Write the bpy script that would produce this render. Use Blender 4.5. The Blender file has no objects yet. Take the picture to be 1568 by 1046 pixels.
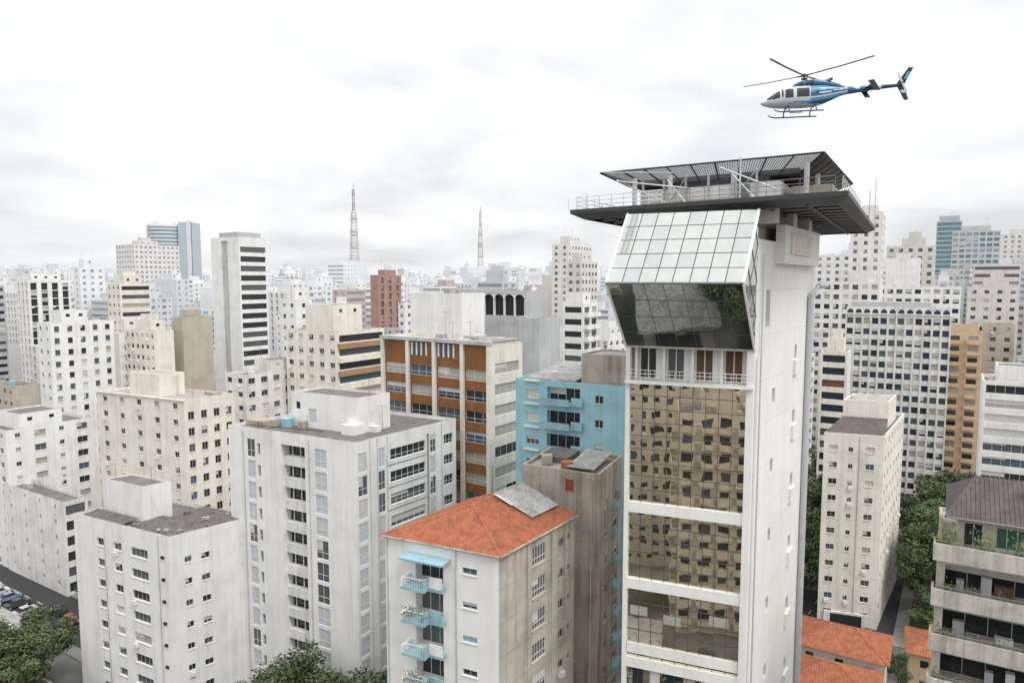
import bpy, math, random
from mathutils import Vector
R = random.Random(11)
sc = bpy.context.scene
sc.view_settings.view_transform = 'Standard'
try: sc.view_settings.look = 'None'
except Exception: pass
sc.view_settings.exposure = 0

# ------------------------------------------------------------------ materials
MC = {}
def newmat(name):
    m = bpy.data.materials.new(name); m.use_nodes = True
    nt = m.node_tree; b = nt.nodes['Principled BSDF']
    return m, nt, b
def plain(name, col, rough=.6, metal=0.0, spec=.5):
    if name in MC: return MC[name]
    m, nt, b = newmat(name)
    n = nt.nodes.new('ShaderNodeTexNoise'); n.inputs['Scale'].default_value = 1.3
    n.inputs['Detail'].default_value = 6
    g = nt.nodes.new('ShaderNodeNewGeometry'); nt.links.new(g.outputs['Position'], n.inputs['Vector'])
    r = nt.nodes.new('ShaderNodeMix'); r.data_type = 'RGBA'
    r.inputs[6].default_value = (*[c*.82 for c in col], 1); r.inputs[7].default_value = (*[min(1, c*1.1) for c in col], 1)
    nt.links.new(n.outputs['Fac'], r.inputs[0]); nt.links.new(r.outputs[2], b.inputs['Base Color'])
    b.inputs['Roughness'].default_value = rough; b.inputs['Metallic'].default_value = metal
    b.inputs['Specular IOR Level'].default_value = spec
    MC[name] = m; return m
def wall(name, col, stain=.35, rough=.9, scale=1.0, dk=(.5, .47, .43)):
    if name in MC: return MC[name]
    m, nt, b = newmat(name); N = nt.nodes; K = nt.links
    g = N.new('ShaderNodeNewGeometry')
    mp = N.new('ShaderNodeMapping'); mp.inputs['Scale'].default_value = (1.3*scale, 1.3*scale, .06*scale)
    K.new(g.outputs['Position'], mp.inputs['Vector'])
    n1 = N.new('ShaderNodeTexNoise'); n1.inputs['Scale'].default_value = 1; n1.inputs['Detail'].default_value = 8
    n1.inputs['Roughness'].default_value = .68
    K.new(mp.outputs[0], n1.inputs['Vector'])
    n2 = N.new('ShaderNodeTexNoise'); n2.inputs['Scale'].default_value = .3*scale; n2.inputs['Detail'].default_value = 8
    n2.inputs['Roughness'].default_value = .62
    K.new(g.outputs['Position'], n2.inputs['Vector'])
    r1 = N.new('ShaderNodeMapRange'); r1.inputs[1].default_value = .47; r1.inputs[2].default_value = .74
    r1.inputs[3].default_value = 0; r1.inputs[4].default_value = stain
    K.new(n1.outputs['Fac'], r1.inputs[0])
    r2 = N.new('ShaderNodeMapRange'); r2.inputs[1].default_value = .42; r2.inputs[2].default_value = .72
    r2.inputs[3].default_value = 0; r2.inputs[4].default_value = stain*.8
    K.new(n2.outputs['Fac'], r2.inputs[0])
    a = N.new('ShaderNodeMath'); a.operation = 'ADD'; a.use_clamp = True
    K.new(r1.outputs[0], a.inputs[0]); K.new(r2.outputs[0], a.inputs[1])
    mx = N.new('ShaderNodeMix'); mx.data_type = 'RGBA'
    mx.inputs[6].default_value = (*col, 1)
    mx.inputs[7].default_value = (col[0]*dk[0], col[1]*dk[1], col[2]*dk[2], 1)
    K.new(a.outputs[0], mx.inputs[0]); K.new(mx.outputs[2], b.inputs['Base Color'])
    b.inputs['Roughness'].default_value = rough; b.inputs['Specular IOR Level'].default_value = .2
    MC[name] = m; return m
def glass(name, col, rough=.12): return plain(name, col, rough, 0, .5)

WHITE = wall('white_paint', (.84, .83, .81), .34)
WHITE2 = wall('white_paint_aged', (.79, .78, .75), .55)
CREAM = wall('cream_paint', (.81, .77, .69), .42)
BEIGE = wall('beige_paint', (.68, .63, .54), .4)
TAN = wall('tan_render', (.52, .47, .40), .45)
GREYW = wall('grey_render', (.53, .54, .55), .5)
CONC = wall('raw_concrete', (.47, .42, .36), .95)
CONC2 = wall('stained_concrete', (.56, .51, .45), .85)
ROOF = wall('roof_screed', (.20, .19, .18), .9, scale=2.2)
ROOFL = wall('roof_light', (.42, .40, .38), .9, scale=2)
ROOFD = wall('mossy_fibre_sheet', (.17, .16, .15), .9, scale=3)
BLUEW = wall('light_blue_paint', (.35, .59, .66), .4)
BLUEB = wall('balcony_blue_paint', (.32, .50, .56), .35)
BROWN = wall('brown_panel', (.27, .13, .055), .5)
DBROWN = wall('dark_brown_joinery', (.16, .09, .06), .3)
REDW = wall('red_brick_paint', (.30, .09, .06), .3)
ORANW = wall('ochre_paint', (.66, .49, .33), .35)
STRIP = wall('pale_blue_tile', (.57, .60, .63), .3)
BRONZE = wall('bronze_band', (.38, .25, .14), .35)
TEAL = plain('teal_glass', (.07, .17, .19), .15)
TERR = wall('terracotta_tile', (.45, .165, .09), .9, scale=4, dk=(.42, .5, .6))
TERRD = wall('old_dark_tile', (.15, .125, .115), .7, scale=2)
FIBRE = wall('fibre_cement', (.46, .46, .45), .9, scale=3)
ALU = plain('aluminium', (.6, .6, .6), .4, .3)
PIPE = plain('galvanised_duct', (.55, .56, .57), .5, .1)
FRAMEW = plain('white_frame', (.78, .78, .76), .5)
DSTEEL = plain('dark_steel', (.055, .058, .06), .5, .2)
GSTEEL = plain('grey_steel', (.22, .22, .23), .5, .3)
MSTEEL = plain('mesh_steel', (.12, .12, .125), .5, .3)
BLACK = plain('black_void', (.02, .02, .022), .8)
GD = glass('glass_dark', (.028, .032, .036)); GM = glass('glass_mid', (.10, .11, .12))
GC = glass('glass_curtain', (.42, .40, .35), .3); GB = glass('glass_blue', (.08, .12, .16))
GW = glass('glass_shutter', (.62, .61, .58), .5)
GNEAR = [GD]*6+[GM]*4+[GC]*2+[GB]*2+[GW]
GDARK = [GD]*5+[GM]*2+[GB]
def haze_tint(col, k):
    h = (.77, .79, .82); return tuple(c*(1-k)+hh*k for c, hh in zip(col, h))  # aerial haze put into the base colour: blends towards pale blue-grey
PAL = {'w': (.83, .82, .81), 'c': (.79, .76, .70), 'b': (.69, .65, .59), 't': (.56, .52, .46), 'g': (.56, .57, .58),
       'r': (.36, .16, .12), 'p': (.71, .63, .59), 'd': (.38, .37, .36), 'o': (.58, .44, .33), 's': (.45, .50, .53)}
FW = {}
for t, k in ((1, .15), (2, .5), (3, .78)):  # wall, window and roof colours carry painted haze, stronger for each farther range
    for c, v in PAL.items(): FW[c, t] = wall('render_%s_%d' % (c, t), haze_tint(v, k), .42*(1-k))
    FW['glass', t] = [glass('hazed_window_a%d' % t, haze_tint((.04, .045, .05), k*.74)), glass('hazed_window_b%d' % t, haze_tint((.10, .11, .12), k*.74)),
                      glass('hazed_window_c%d' % t, haze_tint((.25, .25, .25), k*.74)), glass('hazed_window_d%d' % t, haze_tint((.05, .055, .06), k*.74))]
    FW['roof', t] = wall('hazed_roof%d' % t, haze_tint((.28, .27, .26), k), .5)

# ------------------------------------------------------------------ mesh builder
class MB:
    def __init__(s): s.v = []; s.f = []; s.m = []; s.mats = []; s.mi = {}
    def mat(s, m):
        i = s.mi.get(m.name)
        if i is None: i = s.mi[m.name] = len(s.mats); s.mats.append(m)
        return i
    def poly(s, pts, m):
        b = len(s.v); s.v.extend([tuple(p) for p in pts]); s.f.append(tuple(range(b, b+len(pts)))); s.m.append(s.mat(m))
    def hexa(s, p, m, skip=()):
        b = len(s.v); s.v.extend([tuple(q) for q in p]); k = s.mat(m)
        for i, f in enumerate(((3, 2, 1, 0), (4, 5, 6, 7), (0, 1, 5, 4), (1, 2, 6, 5), (2, 3, 7, 6), (3, 0, 4, 7))):
            if i in skip: continue
            s.f.append(tuple(b+j for j in f)); s.m.append(k)
    def box(s, x0, x1, y0, y1, z0, z1, m): s.hexa([(x0, y0, z0), (x1, y0, z0), (x1, y1, z0), (x0, y1, z0), (x0, y0, z1), (x1, y0, z1), (x1, y1, z1), (x0, y1, z1)], m)
    def pr(s, q, z0, z1, m): s.hexa([(a[0], a[1], z0) for a in q]+[(a[0], a[1], z1) for a in q], m)
    def tube(s, p0, p1, r0, r1, n, m, cap=True):
        p0 = Vector(p0); p1 = Vector(p1); d = (p1-p0)
        if d.length < 1e-6: return
        d.normalize(); a = Vector((0, 0, 1)) if abs(d.z) < .9 else Vector((1, 0, 0))
        u = d.cross(a).normalized(); w = d.cross(u); b = len(s.v); k = s.mat(m)
        for p, r in ((p0, r0), (p1, r1)):
            for i in range(n):
                t = 2*math.pi*i/n; s.v.append(tuple(p+u*math.cos(t)*r+w*math.sin(t)*r))
        for i in range(n): j = (i+1) % n; s.f.append((b+i, b+j, b+n+j, b+n+i)); s.m.append(k)
        if cap:
            s.f.append(tuple(b+i for i in range(n))); s.m.append(k); s.f.append(tuple(b+n+i for i in reversed(range(n)))); s.m.append(k)
    def build(s, name, smooth=False, parent=None):
        me = bpy.data.meshes.new(name); me.from_pydata(s.v, [], s.f)
        for m in s.mats: me.materials.append(m)
        me.polygons.foreach_set('material_index', s.m)
        if smooth: me.polygons.foreach_set('use_smooth', [True]*len(s.f))
        me.update(); o = bpy.data.objects.new(name, me); sc.collection.objects.link(o)
        if parent: o.parent = parent
        return o
V2 = lambda a: Vector((a[0], a[1]))
class Face:
    "facade plane: P->Q base line with outward normal"
    def __init__(s, P, Q):
        s.P = V2(P); s.Q = V2(Q); s.L = (s.Q-s.P).length; s.d = (s.Q-s.P)/s.L; s.n = Vector((s.d.y, -s.d.x))
    def p(s, u, z, o=0.0): q = s.P+s.d*u+s.n*o; return (q.x, q.y, z)
    def box(s, mb, u0, u1, z0, z1, o0, o1, m):
        mb.hexa([s.p(u0, z0, o1), s.p(u1, z0, o1), s.p(u1, z0, o0), s.p(u0, z0, o0), s.p(u0, z1, o1), s.p(u1, z1, o1), s.p(u1, z1, o0), s.p(u0, z1, o0)], m)
def facade(mb, F, z0, z1, cols, wm):
    "cols: (u0,u1,rows,glasslist,recess,opts)"
    cols = sorted(cols, key=lambda c: c[0]); u = 0
    def W(a, b, c, d):
        if b-a > 1e-4 and d-c > 1e-4: mb.poly([F.p(a, c), F.p(b, c), F.p(b, d), F.p(a, d)], wm)
    for (a, b, rows, gl, rc, op) in cols:
        W(u, a, z0, z1); z = z0
        for (c, d) in sorted(rows):
            if c < z0: continue
            W(a, b, z, c); g = R.choice(gl); rm = op.get('reveal', wm)
            mb.poly([F.p(a, c, -rc), F.p(b, c, -rc), F.p(b, d, -rc), F.p(a, d, -rc)], g)
            if rc > 0:
                mb.poly([F.p(a, c), F.p(a, c, -rc), F.p(a, d, -rc), F.p(a, d)], rm)
                mb.poly([F.p(b, c, -rc), F.p(b, c), F.p(b, d), F.p(b, d, -rc)], rm)
                mb.poly([F.p(a, c), F.p(b, c), F.p(b, c, -rc), F.p(a, c, -rc)], rm)
                mb.poly([F.p(a, d, -rc), F.p(b, d, -rc), F.p(b, d), F.p(a, d)], rm)
            fm = op.get('frame')
            if fm:
                n = op.get('n', 2); t = .05
                for i in range(n+1):
                    x = a+(b-a)*i/n; x = min(max(x, a+t/2), b-t/2)
                    F.box(mb, x-t/2, x+t/2, c, d, -rc+.003, -rc+.05, fm)
                for zz in [c+t/2, d-t/2]+([c+(d-c)*.35] if op.get('tr') else []):
                    F.box(mb, a+.06, b-.06, zz-t/2, zz+t/2, -rc+.004, -rc+.045, fm)
                if R.random() < .35:
                    F.box(mb, a+.06, a+(b-a)*R.choice([.5, 1])-.06, c+(d-c)*R.uniform(.3, .8), d-.06, -rc+.001, -rc+.02, GW)
            elif op.get('blind') and R.random() < .3:
                F.box(mb, a+.03, a+(b-a)*R.choice([.5, 1])-.03, c+(d-c)*R.uniform(.2, .7), d-.03, -rc+.001, -rc+.04, GW)
            if op.get('sill'): F.box(mb, a-.08, b+.08, c-.10, c-.002, .0, .09, wm)
            if op.get('ac') and R.random() < op['ac']: F.box(mb, a+.1, a+.8, c-.75, c-.2, .0, .38, FRAMEW)
            if op.get('balc'):
                bm = op.get('bm', wm); F.box(mb, a-.3, b+.3, c-.95, c-.8, .0, 1.1, wm)
                F.box(mb, a-.3, b+.3, c-.8, c+.15, 1.0, 1.1, bm)
                F.box(mb, a-.3, a-.2, c-.8, c+.15, .0, 1.0, bm); F.box(mb, b+.2, b+.3, c-.8, c+.15, .0, 1.0, bm)
            z = d
        W(a, b, z, z1); u = b
    W(u, F.L, z0, z1)
def rows(z0, z1, pitch, h, top=.9):
    out = []; z = z1-top
    while z-h > z0+.4: out.append((z-h, z)); z -= pitch
    return out
def stylecols(F, z0, z1, st, gl):
    k = st[0]
    if k == 'blank': return []
    if k == 'band':
        h, pitch = st[1], st[2]; return [(.5, F.L-.5, rows(z0, z1, pitch, h), gl, .18, st[3] if len(st) > 3 else {})]
    bay, w, h, pitch = st[1:5]; op = st[5] if len(st) > 5 else {'blind': 1, 'ac': .06}
    n = max(1, int(F.L/bay)); b = F.L/n; w = min(w, b*.88); out = []
    for i in range(n):
        ww = w
        if k == 'mix': ww = w if i % 2 else w*.45
        c = (i+.5)*b; out.append((c-ww/2, c+ww/2, rows(z0, z1, pitch, h*(1 if k != 'mix' or i % 2 else .65)), gl, .22 if k != 'fin' else .5, op))
    return out
HERO = []
def bil(L, N, Rr, s, t):
    return (N[0]+(L[0]-N[0])*s+(Rr[0]-N[0])*t, N[1]+(L[1]-N[1])*s+(Rr[1]-N[1])*t)
def roofit(mb, L, N, Rr, z1, wm, rm, par=.8, th=.25):
    F = (L[0]+Rr[0]-N[0], L[1]+Rr[1]-N[1]); O = [L, N, Rr, F]
    la = math.dist(N, L); lb = math.dist(N, Rr); i = th/la; j = th/lb
    I = [bil(L, N, Rr, 1-i, j), bil(L, N, Rr, i, j), bil(L, N, Rr, i, 1-j), bil(L, N, Rr, 1-i, 1-j)]
    cap = CONC if R.random() < .6 else wm
    for a in range(4):
        b = (a+1) % 4
        mb.poly([(*O[a], z1), (*O[b], z1), (*I[b], z1), (*I[a], z1)], cap)
        mb.poly([(*I[a], z1), (*I[b], z1), (*I[b], z1-par), (*I[a], z1-par)], wm)
    mb.poly([(*p, z1-par) for p in I], rm)
def block(mb, L, N, Rr, z0, z1, wm, rm=None, colsL=(), colsR=(), colsB=(), par=.4):
    F = (L[0]+Rr[0]-N[0], L[1]+Rr[1]-N[1])
    for (P, Q, c) in ((L, N, colsL), (N, Rr, colsR), (Rr, F, colsB), (F, L, colsB)):
        f = Face(P, Q); facade(mb, f, z0, z1, c(f) if callable(c) else c, wm)
    roofit(mb, L, N, Rr, z1, wm, rm or ROOF, par)
def aerial(mb, p, z, h):
    mb.tube((*p, z), (*p, z+h), .035, .025, 4, GSTEEL)
    for q in range(5):
        zz = z+h-.15; mb.tube((p[0]-.6+q*.25, p[1]-.35, zz), (p[0]-.6+q*.25, p[1]+.35, zz), .015, .015, 3, GSTEEL, False)
    mb.tube((p[0]-.7, p[1], z+h-.15), (p[0]+.6, p[1], z+h-.15), .02, .02, 3, GSTEEL, False)
def clutter(mb, L, N, Rr, z, n, wm):
    for _ in range(n):
        s, t = R.uniform(.1, .85), R.uniform(.1, .85); la = math.dist(N, L); lb = math.dist(N, Rr)
        k = R.random()
        if k < .45:
            ds, dt = R.uniform(.8, 2.4)/la, R.uniform(.8, 2)/lb
            q = [bil(L, N, Rr, s+ds, t), bil(L, N, Rr, s, t), bil(L, N, Rr, s, t+dt), bil(L, N, Rr, s+ds, t+dt)]
            mb.pr(q, z, z+R.uniform(.5, 1.4), R.choice([wm, FIBRE, ALU, CONC]))
        elif k < .55:
            p = bil(L, N, Rr, s, t); mb.tube((*p, z), (*p, z+1.3), .8, .9, 10, R.choice([FIBRE, FIBRE, BLUEB, WHITE]))
        else: aerial(mb, bil(L, N, Rr, s, t), z, R.uniform(2, 5))
def gb(name, N, a, b, z1, wm, sl, sr, pent=None, gl=None, phi=32, rm=None, t=None, z0=0, ncl=3, zmin=0, reg=True):
    ph = math.radians(phi); A = (math.sin(ph), math.cos(ph)); B = (-math.cos(ph), math.sin(ph))
    L = (N[0]+a*B[0], N[1]+a*B[1]); Rr = (N[0]+b*A[0], N[1]+b*A[1]); mb = MB()
    gl = gl or GNEAR
    cl = lambda f, st=sl: stylecols(f, max(z0, zmin), z1, st, gl)
    cr = lambda f, st=sr: stylecols(f, max(z0, zmin), z1, st, gl)
    block(mb, L, N, Rr, z0, z1, wm, rm, cl, cr, cr, .7)
    if pent:
        s0, s1, t0, t1, h = pent
        l, n, r = bil(L, N, Rr, s1, t0), bil(L, N, Rr, s0, t0), bil(L, N, Rr, s0, t1)
        block(mb, l, n, r, z1-.7, z1+h, wm, rm, [], lambda f: stylecols(f, z1, z1+h, ('p', 3, 1, .8, 9, {}), gl), [], .3)
        if R.random() < .4:
            l, n, r = bil(L, N, Rr, s1*.8, t0+.08), bil(L, N, Rr, s0+.1, t0+.08), bil(L, N, Rr, s0+.1, t1*.8)
            block(mb, l, n, r, z1+h-.4, z1+h+R.uniform(1.5, 2.5), wm, rm, [], [], [], .2)
        for _ in range(2): aerial(mb, bil(L, N, Rr, R.uniform(s0, s1), R.uniform(t0, t1)), z1+h-.3, R.uniform(2, 4.5))
    clutter(mb, L, N, Rr, z1-.7, ncl, wm)
    o = mb.build(name)
    if reg: HERO.append(((L[0]+Rr[0])/2, (L[1]+Rr[1])/2, math.dist(L, Rr)/2))
    return o, L, Rr
def hero(L, N, Rr): HERO.append(((L[0]+Rr[0])/2, (L[1]+Rr[1])/2, math.dist(L, Rr)/2))
def ribroof(mb, e0, e1, t0, t1, m, sp=.3, r=.07):
    e0, e1, t0, t1 = map(Vector, (e0, e1, t0, t1)); d = (e1-e0); W = d.length; d.normalize()
    mb.poly([e0, e1, t1, t0] if (t1-t0).length > 1e-3 else [e0, e1, t0], m)
    a = (t0-e0).dot(d); up = (t0-e0)-d*a; h = up.length; up.normalize(); b = (t1-e0).dot(d); nn = d.cross(up).normalized()
    u = sp/2
    while u < W:
        k = 1.0
        if u < a: k = min(k, u/a)
        if u > b and W-b > 1e-3: k = min(k, (W-u)/(W-b))
        if k > .03:
            p = e0+d*u; q = p+up*h*k
            c = [p-d*sp*.3, p-d*sp*.14+nn*r, p+d*sp*.14+nn*r, p+d*sp*.3]; e = [x+(q-p) for x in c]
            for i in range(3): mb.poly([c[i], c[i+1], e[i+1], e[i]], m)
        u += sp
def pipe(mb, f, u, z0, z1, r=.06, m=None): mb.tube(f.p(u, z0, r+.01), f.p(u, z1, r+.01), r, r, 6, m or GREYW)

FO = {'frame': ALU, 'sill': 1, 'ac': .08}
# ------------------------------------------------------------------ near buildings
L, N, Rr = (-62.9, 97.4), (-44.7, 88), (-36.7, 96.1); z1 = 26.8; mb = MB(); hero(L, N, Rr)
def cL(f):
    rw = rows(0, z1, 3, 1.1, 2.6); o = dict(FO); o['n'] = 2; o2 = dict(FO); o2['n'] = 4
    return [(f.L*.26, f.L*.33, rw, GNEAR, .2, o), (f.L*.44, f.L*.52, rw, GNEAR, .2, o), (f.L*.62, f.L*.79, rows(0, z1, 3, 1.25, 2.6), GNEAR, .2, o2)]
def cR(f):
    o = dict(FO)
    return [(f.L*.17, f.L*.25, rows(0, z1, 3, .85, 3.2), GDARK, .2, o), (f.L*.36, f.L*.46, rows(0, z1, 3, .85, 3.3), GDARK, .2, o), (f.L*.84, f.L*.89, rows(8, z1, 3, .5, 3.4)[:2], GDARK, .2, {})]
block(mb, L, N, Rr, 0, z1, WHITE, ROOF, cL, cR, [], .5)
l, n, r = bil(L, N, Rr, .93, .28), bil(L, N, Rr, .50, .28), bil(L, N, Rr, .50, .62)
block(mb, l, n, r, z1-.5, z1+4.6, WHITE, ROOF, [], [], [], .2)
for (s0, s1, t0, t1) in ((.02, .46, .04, .46), (.02, .46, .54, .96), (.52, .96, .04, .24)):
    a0, a1, b1, b0 = bil(L, N, Rr, s0, t0), bil(L, N, Rr, s1, t0), bil(L, N, Rr, s1, t1), bil(L, N, Rr, s0, t1)
    zz = z1-.35; ribroof(mb, (*a1, zz), (*a0, zz), (*b1, zz+.5), (*b0, zz+.5), ROOFD, .5, .06)
for k in range(9):
    p = bil(L, N, Rr, R.uniform(.03, .45), R.uniform(.1, .9)); w_ = R.uniform(.2, .5); mb.box(p[0]-w_, p[0]+w_, p[1]-.25, p[1]+.25, z1-.1, z1+R.uniform(.1, .3), R.choice([FIBRE, ROOFL, ROOFD, CONC]))
for s_, t_ in ((.9, .4), (.6, .5)): aerial(mb, bil(L, N, Rr, s_, t_), z1+4.3, 2.4)
aerial(mb, bil(L, N, Rr, .97, .1), z1, 2.5); mb.tube((*bil(L, N, Rr, .5, .3), z1+5.2), (*bil(L, N, Rr, .01, .02), z1+.2), .02, .02, 3, GSTEEL)
f = Face(L, N); f.box(mb, f.L*.34, f.L*.345, 0, z1-1, .003, .05, GREYW); pipe(mb, f, f.L*.9, 0, z1-.4, .05)
for k in range(9): f.box(mb, f.L*.93, f.L*.955, z1-3.1-3*k, z1-2.75-3*k, .003, .2, BLACK)
mb.build('white_apartment_building')

L, N, Rr = (-39.6, 95.8), (-19.4, 84.8), (-8.2, 100.4); z1 = 40; mb = MB(); hero(L, N, Rr)
SO = {'frame': FRAMEW, 'n': 3, 'tr': 1}
def strip(f, a, b): return (f.L*a, f.L*b, rows(2, z1, 3, 2.5, 1.5), [STRIP, STRIP, STRIP, GM], .1, {'frame': FRAMEW, 'n': 2, 'tr': 1})
def cL(f): return [strip(f, .16, .225), (f.L*.245, f.L*.27, rows(2, z1, 3, 1.6, 2), GDARK, .4, {}), (f.L*.442, f.L*.628, [(2, z1-1.6)], [GD], 1.5, {}), strip(f, .70, .79)]
def cR(f):
    return [strip(f, .02, .10), strip(f, .20, .26), (f.L*.31, f.L*.66, rows(2, z1, 3, 1.5, 2), GNEAR, .25, {'frame': FRAMEW, 'n': 6, 'tr': 1, 'sill': 1}), (f.L*.675, f.L*.70, [(2, z1-1.2)], [GD], .6, {}), strip(f, .71, .77), (f.L*.86, f.L*.965, rows(2, z1, 3, 1.4, 2), GNEAR, .25, SO)]
block(mb, L, N, Rr, 0, z1, WHITE, ROOF, cL, cR, [], .5)
f = Face(L, N); z = z1-3.2
while z > 1:
    f.box(mb, f.L*.442, f.L*.628, z-1.3, z, -1.3, -.5, WHITE2)
    f.box(mb, f.L*.535, f.L*.54, z, z+1.6, -1.45, -1.3, FRAMEW)
    f.box(mb, f.L*.47, f.L*.475, z, z+1.6, -1.45, -1.3, FRAMEW); z -= 3
pipe(mb, f, f.L*.13, 2, z1-.5); pipe(mb, f, f.L*.66, 2, z1-.5, .05)
f = Face(N, Rr)
for u in (.12, .185, .275, .83): f.box(mb, f.L*u, f.L*u+.12, 0, z1-.02, .003, .10, STRIP)
for k in range(1, 13): f.box(mb, f.L*.285, f.L*.665, z1-3.9-3*(k-1)-.12, z1-3.9-3*(k-1), .003, .14, GREYW)
l, n, r = bil(L, N, Rr, .76, .30), bil(L, N, Rr, .22, .30), bil(L, N, Rr, .22, .60)
block(mb, l, n, r, z1-.5, z1+4.4, WHITE, ROOF, [(1, 1.8, [(z1+2, z1+3)], [GD], .1, {}), (3.3, 4.8, [(z1+.2, z1+2.2)], [STRIP], .1, {})], [], [], .3)
q = [bil(L, N, Rr, .95, .1), bil(L, N, Rr, .8, .1), bil(L, N, Rr, .8, .25), bil(L, N, Rr, .95, .25)]; mb.pr(q, z1-.5, z1+.5, CONC)
clutter(mb, L, N, Rr, z1-.5, 7, WHITE); aerial(mb, bil(L, N, Rr, .5, .4), z1+4.2, 3); aerial(mb, bil(L, N, Rr, .3, .5), z1+4.2, 2.2)
mb.tube((*bil(L, N, Rr, .9, .05), z1+.1), (*bil(L, N, Rr, .4, .2), z1-.2), .05, .05, 5, BLACK)
mb.build('slab_apartment_building')

L, N, Rr = (-11.4, 60.8), (-1.1, 56), (6.1, 66); z1 = 37.2; mb = MB(); hero(L, N, Rr)
def cL(f):
    return [(3.2, 6.0, rows(2, z1, 3, 2.15, 1.3), GDARK, 1.0, {'frame': FRAMEW, 'n': 3}), (7.9, 9.3, rows(2, z1, 3, .55, 1.5), GDARK+[BLUEB], .15, {'frame': BLUEB, 'n': 2, 'sill': 1})]
def cR(f):
    return [(5.0, 7.2, rows(2, z1, 3, 1.7, .9), [GM, GC, GM, GD], .12, {'frame': FRAMEW, 'n': 5, 'tr': 1, 'sill': 1}), (9.4, 10.4, rows(2, z1, 3, .9, 1.4), GDARK, .2, {'frame': ALU, 'sill': 1, 'ac': .3}), (11.0, 11.4, rows(2, z1, 3, .5, 1.4), GDARK, .2, {})]
F = (L[0]+Rr[0]-N[0], L[1]+Rr[1]-N[1])
TBW = wall('apartment_white_render', (.85, .84, .82), .2)
f = Face(L, N); facade(mb, f, 0, z1, cL(f), TBW)
LEAF = plain('planter_leaf', (.10, .13, .06), .7); LEAF2 = plain('planter_leaf_light', (.17, .22, .07), .7)
for k in range(11):
    zb = z1-1.3-2.15-3*k
    f.box(mb, 2.6, 5.0, zb-.35, zb-.1, .003, 1.5, BLUEB); f.box(mb, 5.0, 6.3, zb-.35, zb-.1, .003, .8, BLUEB)
    f.box(mb, 2.6, 2.75, zb-.1, zb+.55, .003, 1.5, TBW)
    f.box(mb, 4.85, 5.0, zb-.1, zb+.8, .8, 1.5, BLUEB)
    f.box(mb, 5.0, 6.3, zb-.1, zb+.85, .7, .8, BLUEB if k % 2 else TBW)
    for i in range(9): u = 2.75+i*.25; mb.tube(f.p(u, zb-.1, 1.45), f.p(u, zb+.75, 1.45), .02, .02, 4, FRAMEW, False)
    mb.tube(f.p(2.7, zb+.78, 1.45), f.p(4.9, zb+.78, 1.45), .03, .03, 4, FRAMEW)
    if k % 2 == 1:
        for i in range(170):
            u = R.uniform(2.7, 5.2); o = R.uniform(.9, 1.8); zz = zb+R.uniform(-.1, 1.3)*R.random()+.3; q = Vector(f.p(u, zz, o)); w = R.uniform(.05, .12)
            mb.poly([q, q+Vector((w, R.uniform(-w, w), w)), q+Vector((0, w, 1.6*w))], LEAF)
f.box(mb, 2.4, 6.8, z1-1.15, z1-1.0, .003, 1.6, BLUEB); pipe(mb, f, 7.3, 2, z1-.1, .045); pipe(mb, f, .25, 2, z1-.1, .045)
f = Face(N, Rr); facade(mb, f, 0, z1, cR(f), CONC2); pipe(mb, f, 8.2, 2, z1-.1, .05); pipe(mb, f, 4.2, 2, z1-.1, .04)
for k in range(11): f.box(mb, 0, f.L, z1-3*k-2.98, z1-3*k-2.9, .003, .012, CONC)
f = Face(Rr, F); facade(mb, f, 0, z1, [], CONC2); f = Face(F, L); facade(mb, f, 0, z1, [], CONC2)
ez = z1+.1; o_ = .35; fl = Face(L, N)
e = [(*(V2(L)+fl.n*o_-fl.d*o_), ez), (*(V2(N)+fl.n*o_+fl.d*o_), ez), (*(V2(Rr)+fl.d*o_), ez), (*(V2(F)-fl.d*o_), ez)]
A_ = Vector((Rr[0]-N[0], Rr[1]-N[1])).normalized(); M_ = (V2(L)+V2(N))/2
rz = z1+2.4; r0 = (*(M_+A_*4.6), rz); r1 = (*(M_+A_*12.2), rz)
ribroof(mb, e[0], e[1], r0, r0, TERR, .24); ribroof(mb, e[1], e[2], r0, r1, TERR, .24)
ribroof(mb, e[3], e[0], r1, r0, TERR, .24); mb.poly([e[2], e[3], r1], CONC2)
for a_, b_ in ((e[0], r0), (e[1], r0), (r0, r1)): mb.tube(a_, b_, .13, .13, 8, TERR)
mb.poly([(a[0], a[1], a[2]-.1) for a in e], WHITE2)
for i in range(2): mb.tube(e[i], e[i+1], .09, .09, 6, CONC)
def onr(a, b, h): p = M_+A_*a+fl.d*b; return (p.x, p.y, z1+h)
ribroof(mb, onr(7.4, 4.2, 1.02), onr(12.0, 4.2, 1.02), onr(7.4, .3, 2.75), onr(12.0, .3, 2.75), FIBRE, .25)
mb.tube(onr(7.3, .3, 2.8), onr(7.3, 2.2, 1.95), .06, .06, 5, FRAMEW); mb.tube(onr(7.4, .3, 2.8), onr(12, .3, 2.8), .08, .08, 5, FIBRE); aerial(mb, onr(9, -1, 0)[:2], z1+2, 3)
mb.build('tile_roofed_apartment_building')
L, N, Rr = (1.1, 72.3), (8.7, 68.1), (12.2, 75.8); z1 = 40.7; mb = MB(); hero(L, N, Rr)
def cR(f): return [(2.0, 3.3, rows(1, z1, 3, 1.0, 3.4), GNEAR, .15, {'frame': FRAMEW, 'sill': 1}), (5.2, 7.0, rows(1, z1, 3, 1.0, 3.4), GNEAR, .15, {'frame': FRAMEW, 'sill': 1})]
block(mb, L, N, Rr, 0, z1, CONC, ROOFL, [(5.0, 5.9, [(z1-2.2, z1-.9)], [REDW], .1, {'frame': REDW, 'n': 1, 'tr': 1})], cR, [], .35)
f = Face(N, Rr)
for k in range(12): f.box(mb, 4.9, 7.3, z1-4.9-3*k, z1-4.5-3*k, .003, .6, BLUEB)
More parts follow.
